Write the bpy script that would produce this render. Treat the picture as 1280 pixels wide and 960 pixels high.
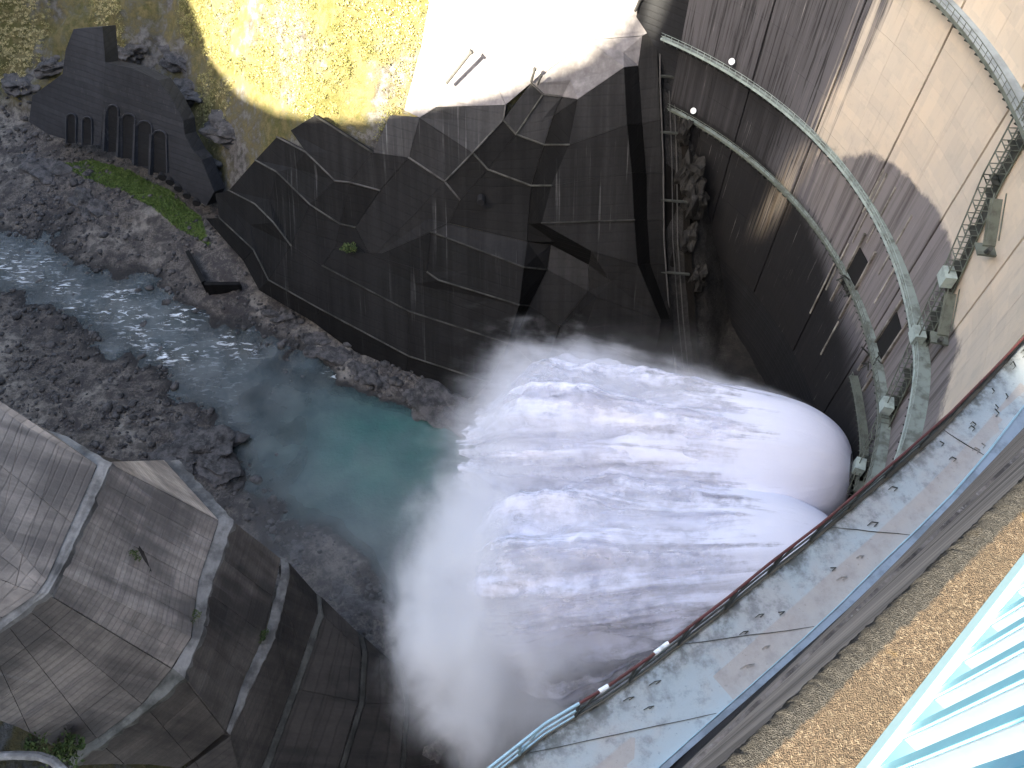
import bpy, bmesh, math, random
import numpy as np
from mathutils import Vector, Matrix, noise as mnoise
R_ = math.radians
SC = bpy.context.scene
for o in list(bpy.data.objects): bpy.data.objects.remove(o)
random.seed(7); RNG = np.random.default_rng(7)

# ------------------------------------------------------------------ camera
H = 150.0                    # camera height above the river
TH = R_(56.0); FPX = 1000.0  # pitch below the horizon, focal length in 1280-wide pixels
cam = bpy.data.cameras.new('camera'); camo = bpy.data.objects.new('camera', cam)
SC.collection.objects.link(camo); SC.camera = camo
cam.sensor_width = 36.0; cam.lens = 36.0 * FPX / 1280.0; cam.clip_start = 0.05; cam.clip_end = 3000
camo.location = (0, 0, H); camo.rotation_euler = (math.pi / 2 - TH, 0, 0)
# ------------------------------------------------------------------ light
SUN_AZ = (-0.7716, -0.6361)      # horizontal direction towards the sun
SUN_EL = R_(37.0)
w = bpy.data.worlds.new('World'); SC.world = w; w.use_nodes = True
nt = w.node_tree
sky = nt.nodes.new('ShaderNodeTexSky'); sky.sky_type = 'NISHITA'; sky.sun_disc = False
sky.sun_elevation = SUN_EL; sky.sun_rotation = math.atan2(SUN_AZ[0], SUN_AZ[1])
sky.air_density = 0.8; sky.dust_density = 2.5; sky.ozone_density = 0.6
bg = nt.nodes['Background']; bg.inputs['Strength'].default_value = 0.10
nt.links.new(sky.outputs[0], bg.inputs[0])
sun = bpy.data.lights.new('sun', 'SUN'); suno = bpy.data.objects.new('sun', sun); SC.collection.objects.link(suno)
sun.energy = 5.0; sun.angle = R_(0.5); sun.color = (1.0, 0.93, 0.80)
sd = Vector((SUN_AZ[0] * math.cos(SUN_EL), SUN_AZ[1] * math.cos(SUN_EL), math.sin(SUN_EL)))
suno.rotation_euler = sd.to_track_quat('Z', 'Y').to_euler(); suno.location = (60, -120, 260)
vs = SC.view_settings
vs.view_transform = 'Standard'; vs.look = 'None'; vs.exposure = 3.3; vs.gamma = 1.0; vs.use_curve_mapping = False
vs.use_white_balance = True; vs.white_balance_temperature = 7250; vs.white_balance_tint = 7
cy = SC.cycles
cy.use_denoising = True; cy.max_bounces = 10; cy.diffuse_bounces = 3; cy.glossy_bounces = 2; cy.transmission_bounces = 2
cy.transparent_max_bounces = 16; cy.volume_bounces = 6; cy.volume_step_rate = 0.18; cy.volume_max_steps = 256
cy.sample_clamp_indirect = 8.0

# ------------------------------------------------------------------ survey helpers
CT, ST = math.cos(TH), math.sin(TH)
def ray(u, v):
    x = (u - 640) / FPX; y = (v - 480) / FPX
    return (x, CT - y * ST, -ST - y * CT)
def P(u, v, D):                       # the point seen along a sight line at a depth D below the crest
    r = ray(u, v); t = -D / r[2]
    return Vector((r[0] * t, r[1] * t, H - D))
def proj(p):
    x, y, z = p[0], p[1], p[2] - H
    f = y * CT - z * ST; up = y * ST + z * CT
    return 640 + FPX * x / f, 480 - FPX * up / f
def sm(a, b, x):
    t = min(1, max(0, (x - a) / (b - a))); return t * t * (3 - 2 * t)
def nz(x, y, z=0.0, o=4): return mnoise.fractal(Vector((x, y, z)), 1.0, 2.0, o)

# ------------------------------------------------------------------ object helpers
def link(o, parent=None):
    SC.collection.objects.link(o)
    if parent is not None: o.parent = parent
    return o
def tag(o, label=None, cat=None, group=None, kind=None):
    if label: o['label'] = label
    if cat: o['category'] = cat
    if group: o['group'] = group
    if kind or cat: o['kind'] = kind or 'thing'
    return o
def empty(name, label, cat, group=None):
    o = bpy.data.objects.new(name, None); link(o); return tag(o, label, cat, group)
def mesh_obj(name, verts, faces, m, parent=None, smooth=False):
    me = bpy.data.meshes.new(name); me.from_pydata([tuple(v) for v in verts], [], faces); me.update()
    if m: me.materials.append(m)
    if smooth: me.polygons.foreach_set('use_smooth', [True] * len(me.polygons))
    return link(bpy.data.objects.new(name, me), parent)
class MB:
    def __init__(s): s.v = []; s.f = []
    def add(s, v, f):
        b = len(s.v); s.v += [tuple(p) for p in v]; s.f += [tuple(i + b for i in q) for q in f]
    def hexa(s, c): s.add(c, [(0, 3, 2, 1), (4, 5, 6, 7), (0, 1, 5, 4), (1, 2, 6, 5), (2, 3, 7, 6), (3, 0, 4, 7)])
    def bar(s, a, b, wd, hg, up=(0, 0, 1)):
        a, b = Vector(a), Vector(b); d = (b - a).normalized(); upv = Vector(up)
        if abs(d.dot(upv)) > .97: upv = Vector((1, 0, 0))
        sx = d.cross(upv).normalized() * wd / 2; sy = sx.cross(d).normalized() * hg / 2
        s.hexa([a - sx - sy, a + sx - sy, a + sx + sy, a - sx + sy, b - sx - sy, b + sx - sy, b + sx + sy, b - sx + sy])
    def tube(s, a, b, r, n=8, r2=None):
        a, b = Vector(a), Vector(b); d = (b - a).normalized(); r2 = r if r2 is None else r2
        up = Vector((0, 0, 1)) if abs(d.z) < .9 else Vector((1, 0, 0))
        x = d.cross(up).normalized(); y = d.cross(x)
        v = []
        for k in range(n):
            e = x * math.cos(2 * math.pi * k / n) + y * math.sin(2 * math.pi * k / n)
            v += [a + e * r, b + e * r2]
        f = [(2 * k, 2 * ((k + 1) % n), 2 * ((k + 1) % n) + 1, 2 * k + 1) for k in range(n)]
        f += [tuple(2 * k for k in reversed(range(n))), tuple(2 * k + 1 for k in range(n))]
        s.add(v, f)
    def sweep(s, secs, closed=True):     # list of equally long sections
        n = len(secs[0]); b = len(s.v)
        for q in secs: s.v += [tuple(p) for p in q]
        for i in range(len(secs) - 1):
            for k in range(n if closed else n - 1):
                k2 = (k + 1) % n
                s.f.append((b + i * n + k, b + i * n + k2, b + (i + 1) * n + k2, b + (i + 1) * n + k))
        if closed:
            s.f.append(tuple(b + k for k in reversed(range(n)))); s.f.append(tuple(b + (len(secs) - 1) * n + k for k in range(n)))
    def build(s, name, m, parent=None, smooth=False): return mesh_obj(name, s.v, s.f, m, parent, smooth)

# ------------------------------------------------------------------ materials
def N(nt, t, **k):
    n = nt.nodes.new(t)
    for a, b in k.items(): setattr(n, a, b)
    return n
class G:                                   # small node-graph writer
    def __init__(s, name):
        s.m = bpy.data.materials.new(name); s.m.use_nodes = True; s.t = s.m.node_tree
        s.b = s.t.nodes['Principled BSDF']; s.L = s.t.links.new
        s.pos = N(s.t, 'ShaderNodeNewGeometry').outputs['Position']
    def inp(s, sock, v):
        if hasattr(v, 'is_output'): s.L(v, sock)
        else: sock.default_value = v
    def map(s, sc, vec=None):
        n = N(s.t, 'ShaderNodeMapping'); s.L(vec or s.pos, n.inputs[0]); n.inputs['Scale'].default_value = sc; return n.outputs[0]
    def noise(s, sc, detail=4, rough=.55, vec=None, dist=0):
        n = N(s.t, 'ShaderNodeTexNoise'); s.L(vec or s.pos, n.inputs['Vector'])
        n.inputs['Scale'].default_value = sc; n.inputs['Detail'].default_value = detail
        n.inputs['Roughness'].default_value = rough; n.inputs['Distortion'].default_value = dist
        return n.outputs['Fac']
    def math(s, op, a, b=0.0, c=0.0, clamp=False):
        n = N(s.t, 'ShaderNodeMath', operation=op, use_clamp=clamp)
        for i, x in enumerate((a, b, c)): s.inp(n.inputs[i], x)
        return n.outputs[0]
    def ramp(s, f, a, b, lo=0.0, hi=1.0):
        n = N(s.t, 'ShaderNodeMapRange', interpolation_type='SMOOTHSTEP'); s.L(f, n.inputs[0])
        for i, x in enumerate((a, b, lo, hi)): n.inputs[1 + i].default_value = x
        return n.outputs[0]
    def mix(s, f, a, b, bt='MIX'):
        n = N(s.t, 'ShaderNodeMix', data_type='RGBA', blend_type=bt)
        s.inp(n.inputs[0], f)
        for i, x in ((6, a), (7, b)):
            if not hasattr(x, 'is_output'): x = (*x, 1) if len(x) == 3 else x
            s.inp(n.inputs[i], x)
        return n.outputs[2]
    def attr(s, name):
        n = N(s.t, 'ShaderNodeAttribute'); n.attribute_name = name; return n.outputs['Fac']
    def bump(s, h, dist, strength=1.0):
        n = N(s.t, 'ShaderNodeBump'); n.inputs['Distance'].default_value = dist; n.inputs['Strength'].default_value = strength
        s.L(h, n.inputs['Height']); s.L(n.outputs[0], s.b.inputs['Normal'])
    def done(s, col, rough=.8, spec=.3, metal=0.0):
        s.inp(s.b.inputs['Base Color'], col if hasattr(col, 'is_output') else (*col, 1))
        s.inp(s.b.inputs['Roughness'], rough); s.b.inputs['Specular IOR Level'].default_value = spec
        s.b.inputs['Metallic'].default_value = metal
        return s.m

def concrete(name, base, dark, pale=None, dark_amt=.5, streak=.6, pale_amt=.25, boards=.25, board_pitch=.95, rough=.85, tint=True, spec=.25, blot=.035, ax=(1, 1)):
    g = G(name)
    big = g.noise(blot, 5, .6)
    st = g.noise(1.0, 5, .6, vec=g.map((.55 * ax[0] + .03, .55 * ax[1] + .03, .028)))
    st2 = g.noise(1.0, 4, .65, vec=g.map((1.5 * ax[0] + .03, 1.5 * ax[1] + .03, .022)))
    fine = g.noise(1.6, 6, .7)
    f1 = g.ramp(g.math('ADD', g.math('MULTIPLY', st, streak), g.math('MULTIPLY', big, 1 - streak)), .38, .62)
    c = g.mix(g.math('MULTIPLY', f1, dark_amt * 1.6, clamp=True), base, dark)
    if pale:
        pf = g.math('MULTIPLY', g.ramp(st2, .57, .70), g.ramp(g.noise(.07, 3), .47, .62))
        c = g.mix(g.math('MULTIPLY', pf, pale_amt), c, pale)
    c = g.mix(g.math('MULTIPLY', g.ramp(fine, .3, .7), .30), c, dark)
    # cast in lifts: thin lines where one pour meets the next
    z = N(g.t, 'ShaderNodeSeparateXYZ'); g.L(g.pos, z.inputs[0])
    zz = g.math('ADD', z.outputs[2], g.math('MULTIPLY', g.noise(.25, 2), .35))
    saw = g.math('FRACT', g.math('DIVIDE', zz, board_pitch))
    line = g.ramp(g.math('ABSOLUTE', g.math('SUBTRACT', saw, .5)), .36, .5)
    bid = g.math('FLOOR', g.math('DIVIDE', zz, board_pitch))
    wn = N(g.t, 'ShaderNodeTexWhiteNoise', noise_dimensions='1D'); g.L(bid, wn.inputs['W'])
    c = g.mix(g.math('MULTIPLY', line, boards), c, dark)
    c = g.mix(g.math('MULTIPLY', wn.outputs[0], boards * .8), c, dark)
    if tint:
        oi = N(g.t, 'ShaderNodeObjectInfo'); c = g.mix(1.0, c, oi.outputs['Color'], 'MULTIPLY')
    h = g.math('ADD', g.math('MULTIPLY', fine, .6), g.math('MULTIPLY', line, -.5))
    g.bump(h, .12, .7)
    return g.done(c, rough, spec)

M = {}
M['terrace'] = concrete('wet_concrete', (.0185, .0183, .0188), (.0062, .0062, .0064), (.24, .24, .24), .5, .5, .22, .13, 1.5, rough=.85, spec=.12, ax=(1, 0))
M['arcade'] = concrete('old_concrete', (.040, .043, .051), (.015, .016, .019), (.2, .2, .2), .5, .3, .2, .55, 1.3)
M['wing'] = concrete('board_marked_concrete', (.43, .365, .31), (.12, .105, .094), (.38, .37, .37), .6, .35, .3, .4, .8, blot=.09, ax=(0, 1))
M['ledge_pale'] = concrete('pale_ledge_concrete', (.38, .365, .345), (.12, .115, .108), None, .6, .2, 0, 0, tint=True, blot=.3)
M['ledge_dark'] = concrete('mossy_ledge_concrete', (.10, .098, .088), (.03, .03, .026), None, .6, .1, 0, 0, tint=True, blot=.3)
M['upper_slope'] = concrete('sprayed_concrete', (.30, .285, .29), (.12, .112, .115), (.4, .39, .38), .5, .45, .2, .25, 2.2)

def plain(name, col, dark, rough=.6, metal=0, sc=.8, amt=.6, spec=.4):
    g = G(name); n = g.noise(sc, 5, .65)
    c = g.mix(g.math('MULTIPLY', g.ramp(n, .42, .66), amt), col, dark)
    return g.done(c, rough, spec, metal)
M['green_steel'] = plain('pale_green_steel', (.33, .40, .38), (.12, .15, .14), .6, 0, .5)
M['green_deck'] = plain('green_grey_deck', (.21, .26, .245), (.09, .10, .09), .7, 0, .45, .9)
M['blue_deck'] = plain('blue_grey_deck', (.30, .345, .36), (.13, .15, .16), .75, 0, .2)
M['dark_steel'] = plain('weathered_dark_steel', (.05, .055, .05), (.02, .02, .018), .6, .2)
M['mesh_steel'] = plain('weathered_green_grating', (.13, .15, .13), (.05, .055, .045), .6, .1)
M['white_paint'] = plain('white_enamel', (.8, .84, .86), (.6, .65, .66), .35)
M['red_paint'] = plain('rusty_red_paint', (.10, .028, .026), (.05, .022, .018), .6, 0, 3)
M['pale_blue_paint'] = plain('pale_blue_rail_paint', (.33, .50, .58), (.2, .3, .34), .4, 0, 3, .4)
M['pipe'] = plain('grey_pipe', (.06, .06, .06), (.025, .025, .025), .6)
M['black'] = plain('black_opening', (.006, .006, .007), (.004, .004, .004), .9)
g = G('railing_paint'); n = g.noise(40, 4, .6)
M['railing'] = g.done(g.mix(g.math('MULTIPLY', g.ramp(n, .4, .7), .25), (.40, .67, .73), (.46, .72, .77)), .35, .5)

# ------------------------------------------------------------------ dam plan curve
DC, DR = Vector((-18, 80)), 77.4
ctrl = [(-60, -46.6), (-30, -23.3), (-8, -6.22), (0.05, -.02), (3.5, 2.66), (8.5, 6.62), (13.46, 10.82), (28, 23.2), (39.5, 34.0), (48.3, 44.2), (53.6, 53.2)]
ctrl += [(DC.x + DR * math.sin(R_(a)), DC.y - DR * math.cos(R_(a))) for a in range(77, 160, 6)]
CV = []
for i in range(1, len(ctrl) - 2):
    p0, p1, p2, p3 = [Vector(ctrl[i + k]) for k in (-1, 0, 1, 2)]
    for k in range(24):
        t = k / 24
        CV.append(.5 * ((2 * p1) + (p2 - p0) * t + (2 * p0 - 5 * p1 + 4 * p2 - p3) * t * t + (3 * p1 - p0 - 3 * p2 + p3) * t ** 3))
CVS = [0.0]
for a, b in zip(CV, CV[1:]): CVS.append(CVS[-1] + (b - a).length)
CVXY = np.array([[p.x, p.y] for p in CV]); CVS = np.array(CVS)
def dam(s, off=0.0, z=0.0):               # s along the face, off downstream of it
    x = np.interp(s, CVS, CVXY[:, 0]); y = np.interp(s, CVS, CVXY[:, 1])
    e = .6
    dx = np.interp(s + e, CVS, CVXY[:, 0]) - np.interp(s - e, CVS, CVXY[:, 0]); dy = np.interp(s + e, CVS, CVXY[:, 1]) - np.interp(s - e, CVS, CVXY[:, 1])
    l = math.hypot(dx, dy)
    return Vector((x - dy / l * off, y + dx / l * off, z))
def s_at(x, y): return float(CVS[np.argmin((CVXY[:, 0] - x) ** 2 + (CVXY[:, 1] - y) ** 2)])
def s_px(u, v, D):
    p = P(u, v, D); return s_at(p.x, p.y)
S0 = s_at(0.05, -.02)                      # the camera's own station on the crest
s_of_phi = lambda a: s_at(DC.x + DR * math.sin(R_(a)), DC.y - DR * math.cos(R_(a)))

# ------------------------------------------------------------------ far bank solid (convex): n.p <= c
def bank_plane(a, b, slope, z0=2.0):       # foot from a to b, bank on the left of it
    d = (Vector(b) - Vector(a)).normalized(); n = Vector((d.y, -d.x))      # away from the bank
    nn = Vector((n.x * math.sin(R_(slope)), n.y * math.sin(R_(slope)), math.cos(R_(slope))))
    return nn, nn.dot(Vector((a[0], a[1], z0)))
FA, FB, FC, FE = (-77, 150), (-59, 125), (-7, 100), (45, 103)
BANK = [bank_plane(FA, FB, 57), bank_plane(FB, FC, 56), bank_plane(FC, FE, 53)]
gd = Vector((5, -39, -46)); gn = gd.cross(Vector((.5, .87, 0))).normalized()
BANK.append((gn, gn.dot(Vector((34.5, 142, 58)))))
LB = [bank_plane((-330, 262), (-160, 196), 43), bank_plane((-160, 196), (-117, 176), 45), bank_plane((-117, 176), (-60, 150), 46)]
def S(u, v, off=0.0, planes=BANK):
    r = Vector(ray(u, v)); o = Vector((0, 0, H)); t = 0
    for n, c in planes[:4]:
        dn = r.dot(n)
        if dn < -1e-6: t = max(t, (c + off - o.dot(n)) / dn)
    return o + r * t

# ------------------------------------------------------------------ ground (terrain sheet), river
def poly_px(pts, D=150.0): return np.array([[P(u, v, D).x, P(u, v, D).y] for u, v in pts])
WATER = poly_px([(-250, 190), (-60, 255), (0, 283), (60, 302), (140, 348), (235, 378), (310, 412), (345, 452), (420, 474), (480, 498), (540, 520), (600, 548),
                 (660, 540), (760, 470), (900, 470), (1060, 560), (1060, 800), (760, 960), (610, 960), (600, 850), (510, 770), (455, 700), (380, 650), (330, 622), (300, 595), (285, 570),
                 (255, 520), (205, 468), (130, 425), (60, 385), (0, 366), (-120, 330), (-250, 290)])
def sdist(px, py, poly):                   # signed distance, negative inside
    n = len(poly); d = np.full(px.shape, 1e9); ins = np.zeros(px.shape, bool)
    for i in range(n):
        a = poly[i]; b = poly[(i + 1) % n]; ab = b - a
        t = np.clip(((px - a[0]) * ab[0] + (py - a[1]) * ab[1]) / (ab @ ab), 0, 1)
        d = np.minimum(d, np.hypot(px - a[0] - ab[0] * t, py - a[1] - ab[1] * t))
        c = ((a[1] > py) != (b[1] > py)) & (px < (b[0] - a[0]) * (py - a[1]) / (b[1] - a[1] + 1e-12) + a[0])
        ins ^= c
    return np.where(ins, -d, d)
def nzg(X, Y, sc, o=5, seed=0.0):
    return np.array([mnoise.fractal(Vector((x * sc, y * sc, seed)), 1.0, 2.0, o) for x, y in zip(X.ravel(), Y.ravel())]).reshape(X.shape)
def plane_h(n, c, X, Y): return (c - n.x * X - n.y * Y) / n.z
def terrain(X, Y):
    sd_ = sdist(X, Y, WATER)
    n1 = nzg(X, Y, .05, 5); n2 = nzg(X, Y, .22, 4, 5.0)
    pool = np.clip((X + 45) / 30, 0, 1)
    bed = np.where(sd_ < 0, np.maximum(sd_ * (.10 + .3 * pool), -.55 - 5 * pool) + n2 * .42 * (1 - pool) + n1 * .3, np.minimum(sd_ * .16, 3.0) + n1 * 1.2 + n2 * .8 + .15)
    bank = np.minimum.reduce([plane_h(n, c, X, Y) for n, c in BANK]) - 3.6
    lb = np.minimum.reduce([plane_h(n, c, X, Y) for n, c in LB])
    lb = lb + np.where(lb > 0, n1 * 6 * np.clip(lb / 20, 0, 1) + n2 * 1.6, 0)
    nb = np.minimum(60 + (-66 - X) * 2.4, 60 + (24 - Y) * 1.9)
    nb = np.minimum(nb, 100 + n1 * 8)
    nb = nb + np.where(nb > 0, n1 * 2, 0)
    z = np.maximum.reduce([bed, bank + np.where(bank > 3, n1 * 1.2 + n2 * .5, 0), lb, nb])
    hi = np.maximum(bank, lb)
    z = np.where(hi > 105, np.minimum(z, 105 + (hi - 105) * .7), z)
    return z, sd_, n1, n2
xs = np.arange(-330, 150.1, 2.0); ys = np.arange(-30, 380.1, 2.0)
# finer spacing where the picture shows the river bed and the slope behind it
xs = np.unique(np.concatenate([np.arange(-420, -200, 5.0), np.arange(-200, 60, 1.25), np.arange(60, 200, 6.0)]))
ys = np.unique(np.concatenate([np.arange(-60, 20, 6.0), np.arange(20, 215, 1.25), np.arange(215, 460, 7.0)]))
GX, GY = np.meshgrid(xs, ys); GZ, GS, GN1, GN2 = terrain(GX, GY)
nx, ny = len(xs), len(ys)
def gz(x, y):
    i = min(max(np.searchsorted(xs, x) - 1, 0), nx - 2); j = min(max(np.searchsorted(ys, y) - 1, 0), ny - 2)
    a = (x - xs[i]) / (xs[i + 1] - xs[i]); b = (y - ys[j]) / (ys[j + 1] - ys[j])
    return float((GZ[j, i] * (1 - a) + GZ[j, i + 1] * a) * (1 - b) + (GZ[j + 1, i] * (1 - a) + GZ[j + 1, i + 1] * a) * b)
gv = np.stack([GX, GY, GZ], -1).reshape(-1, 3)
ii = np.arange(nx * ny).reshape(ny, nx)
gf = np.stack([ii[:-1, :-1], ii[:-1, 1:], ii[1:, 1:], ii[1:, :-1]], -1).reshape(-1, 4)
def grid_mesh(name, v, f, m, attrs={}, parent=None, smooth=True):
    me = bpy.data.meshes.new(name); me.vertices.add(len(v)); me.vertices.foreach_set('co', np.asarray(v, np.float32).ravel())
    k = f.shape[1]
    me.loops.add(f.size); me.loops.foreach_set('vertex_index', f.astype(np.int32).ravel())
    me.polygons.add(len(f)); me.polygons.foreach_set('loop_start', np.arange(0, f.size, k, dtype=np.int32)); me.polygons.foreach_set('loop_total', np.full(len(f), k, np.int32))
    me.update(calc_edges=True); me.validate()
    for a, val in attrs.items():
        at = me.attributes.new(a, 'FLOAT', 'POINT'); at.data.foreach_set('value', np.asarray(val, np.float32).ravel())
    if smooth: me.polygons.foreach_set('use_smooth', [True] * len(me.polygons))
    me.materials.append(m)
    return link(bpy.data.objects.new(name, me), parent)
def ground_mat():
    g = G('river_bed_and_slope')
    geo = N(g.t, 'ShaderNodeNewGeometry'); sp = N(g.t, 'ShaderNodeSeparateXYZ'); g.L(g.pos, sp.inputs[0])
    big = g.noise(.05, 5, .6); mid = g.noise(.45, 6, .65); fine = g.noise(2.2, 5, .7)
    vor = N(g.t, 'ShaderNodeTexVoronoi', feature='DISTANCE_TO_EDGE'); vor.inputs['Scale'].default_value = .75
    warp = g.mix(.25, g.pos, N(g.t, 'ShaderNodeTexNoise').outputs['Color'], 'ADD'); g.L(g.pos, vor.inputs['Vector'])
    rock = g.mix(g.ramp(mid, .35, .65), (.13, .125, .12), (.03, .028, .027))
    rock = g.mix(g.math('MULTIPLY', g.math('MULTIPLY', g.ramp(fine, .52, .7), g.ramp(big, .45, .6)), .7), rock, (.42, .41, .40))
    gravel = g.mix(g.ramp(fine, .35, .7), (.125, .112, .10), (.034, .03, .028))
    gravel = g.mix(g.ramp(mid, .42, .6), gravel, (.04, .036, .036))
    gravel = g.mix(g.math('MULTIPLY', g.ramp(g.noise(.035, 4, .6), .5, .62), .75), gravel, g.mix(g.ramp(mid, .4, .6), (.24, .22, .195), (.085, .078, .07)))
    moss = g.mix(g.ramp(mid, .4, .62), (.065, .062, .018), (.12, .10, .045))
    h = g.ramp(sp.outputs[2], 3.5, 9)
    mossf = g.math('MULTIPLY', h, g.math('MULTIPLY', g.ramp(g.math('ADD', big, g.math('MULTIPLY', mid, .35)), .55, .72), g.ramp(sp.outputs[0], 20, 5)))
    low = g.mix(g.ramp(sp.outputs[2], .05, .9), (.022, .021, .021), gravel)
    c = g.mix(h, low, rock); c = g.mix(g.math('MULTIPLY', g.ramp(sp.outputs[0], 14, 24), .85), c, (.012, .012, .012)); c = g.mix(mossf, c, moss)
    g.bump(g.math('ADD', mid, g.math('MULTIPLY', fine, .45)), 1.1, .9)
    return g.done(c, .85, .25)
M['ground'] = ground_mat()
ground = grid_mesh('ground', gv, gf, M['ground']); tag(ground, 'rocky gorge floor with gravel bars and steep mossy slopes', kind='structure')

def water_mat():
    g = G('river_water')
    dep = g.attr('depth'); foam = g.attr('foam'); turq = g.attr('turquoise')
    n = g.noise(.12, 4, .6); wv = g.noise(1.0, 4, .6, vec=g.map((.9, .9, .9)))
    fl = N(g.t, 'ShaderNodeMapping'); g.L(g.pos, fl.inputs[0]); fl.inputs['Rotation'].default_value = (0, 0, R_(32)); fl.inputs['Scale'].default_value = (.35, 1.1, 1)
    fn = g.noise(1.0, 6, .68, vec=fl.outputs[0], dist=.6)
    deep = g.mix(g.ramp(n, .35, .65), (.008, .066, .052), (.009, .050, .043))
    shal = g.mix(g.ramp(n, .4, .65), (.066, .072, .068), (.034, .043, .041))
    c = g.mix(turq, shal, deep)
    ff = g.math('MULTIPLY', g.ramp(fn, .53, .62), foam, clamp=True)
    c = g.mix(ff, c, (.72, .76, .8))
    g.bump(g.math('ADD', wv, g.math('MULTIPLY', fn, g.math('MULTIPLY_ADD', foam, 1.6, .4))), .35, .55)
    m = g.done(c, g.math('MULTIPLY_ADD', ff, .5, .18), .35)
    tr = N(g.t, 'ShaderNodeBsdfTransparent'); tr.inputs[0].default_value = (.55, .62, .62, 1)
    mx = N(g.t, 'ShaderNodeMixShader')
    g.L(g.math('MAXIMUM', g.ramp(dep, .0, .9, .45, 1.0), ff), mx.inputs[0]); g.L(tr.outputs[0], mx.inputs[1]); g.L(g.b.outputs[0], mx.inputs[2])
    g.L(mx.outputs[0], g.t.nodes['Material Output'].inputs[0])
    return m
M['water'] = water_mat()
wx = np.arange(-420, 80, 1.6); wy = np.arange(10, 330, 1.6)
WX, WY = np.meshgrid(wx, wy); WS = sdist(WX, WY, WATER)
WB = np.vectorize(gz)(WX, WY)
RAPID = [(-2, 330, 26), (30, 345, 14), (60, 350, 12), (80, 360, 14), (150, 372, 18), (165, 395, 14), (130, 390, 14), (235, 392, 22), (215, 398, 14), (290, 425, 16), (305, 437, 14), (210, 445, 18), (170, 417, 14), (235, 446, 14), (180, 430, 10), (415, 468, 10), (95, 385, 12), (55, 330, 10)]
foam = np.zeros_like(WX)
for u, v, r in RAPID:
    q = P(u, v, 150); rr = r * .19
    foam = np.maximum(foam, np.exp(-(((WX - q.x) / (rr * 1.3)) ** 2 + ((WY - q.y) / (rr * 1.0)) ** 2)))
foam = np.maximum(foam, .10 * (WX < -60))
q_ = P(490, 570, 150); turq = np.clip(1.25 * np.exp(-(((WX - q_.x) / 20) ** 2 + ((WY - q_.y) / 17) ** 2)), 0, 1)
keep = (WS < 7) & (WB < 1.6)
wi = np.arange(WX.size).reshape(WX.shape)
fk = keep[:-1, :-1] | keep[1:, 1:]
wf = np.stack([wi[:-1, :-1], wi[:-1, 1:], wi[1:, 1:], wi[1:, :-1]], -1)[fk]
wv_ = np.stack([WX, WY, nzg(WX, WY, .25, 3, 9.0) * .07 * np.where(WX < -40, 1, .6) + foam * .25], -1).reshape(-1, 3)
used, inv = np.unique(wf, return_inverse=True)
river = grid_mesh('river', wv_[used], inv.reshape(-1, 4), M['water'], {'depth': np.maximum(-WB, 0).ravel()[used], 'foam': foam.ravel()[used], 'turquoise': turq.ravel()[used]})
tag(river, 'shallow river with small rapids running from a turquoise plunge pool', kind='structure')

# unseen ridge added behind the crest, outline shaped to shade the gorge
HD = Vector((-SUN_AZ[0], -SUN_AZ[1])).normalized(); HL = Vector((HD.y, -HD.x)); TE = math.tan(SUN_EL)
def sun_lb(p): return (p.x * HL.x + p.y * HL.y, p.z + (p.x * HD.x + p.y * HD.y) * TE)      # across and height in a plane square to the sun
def on_ground(u, v):
    r = Vector(ray(u, v)); o = Vector((0, 0, H)); t = 100.0
    while t < 400:
        q = o + r * t
        if gz(q.x, q.y) > q.z: return q
        t += .8
    return o + r * t
EDGE = [(150, -160), (205, -90), (238, 0), (262, 70), (300, 118), (345, 140), (400, 150), (455, 150)]
EDGE2 = [(500, 137), (560, 125), (620, 112), (680, 95), (740, 75), (800, 48), (838, 26), (880, 0), (930, -40)]
PRO = sorted([sun_lb(on_ground(u, v)) for u, v in EDGE] + [sun_lb(S(u, v, 1.5)) for u, v in EDGE2])
l0, b0_ = PRO[0]; l1, b1_ = PRO[-1]
PRO = [(l0 - 260, b0_ + 60), (l0 - 90, b0_ + 150), (l0 - 30, b0_ + 70)] + PRO + [(l1 + 8, b1_ + 25), (l1 + 20, 235), (-26, 240), (-16, 222), (-10, 195), (-6.4, 196), (-5, 182), (-3.8, 166), (-2.8, 152), (-2.0, 149.2), (-1.2, 147.7), (-.5, 146.9), (30, 146.5)]
mv = []; rows = [(-150, None), (-152, -150), (-180, -70), (-202, -22), (-220, 0), (-245, -14), (-300, -60), (-420, -190)]
for ph, db in rows:
    for l, b in PRO:
        if db is None: mv.append((HD.x * ph + HL.x * l, HD.y * ph + HL.y * l, -12)); continue
        jig = (nz(l * .05, ph * .05, 2.0) * 8 - 9) if db else 0
        z = max(b + db + min(0, jig) - ph * TE, 80 if l < -6 else 60); mv.append((HD.x * ph + HL.x * l, HD.y * ph + HL.y * l, z))
nm = len(PRO); mf = [(j * nm + i, j * nm + i + 1, (j + 1) * nm + i + 1, (j + 1) * nm + i) for j in range(len(rows) - 1) for i in range(nm - 1)]
shade_ridge = mesh_obj('shade_ridge', mv, mf, M['ground'], None, True); tag(shade_ridge, 'unseen ridge added to cast the shade over the gorge', kind='structure')

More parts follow.
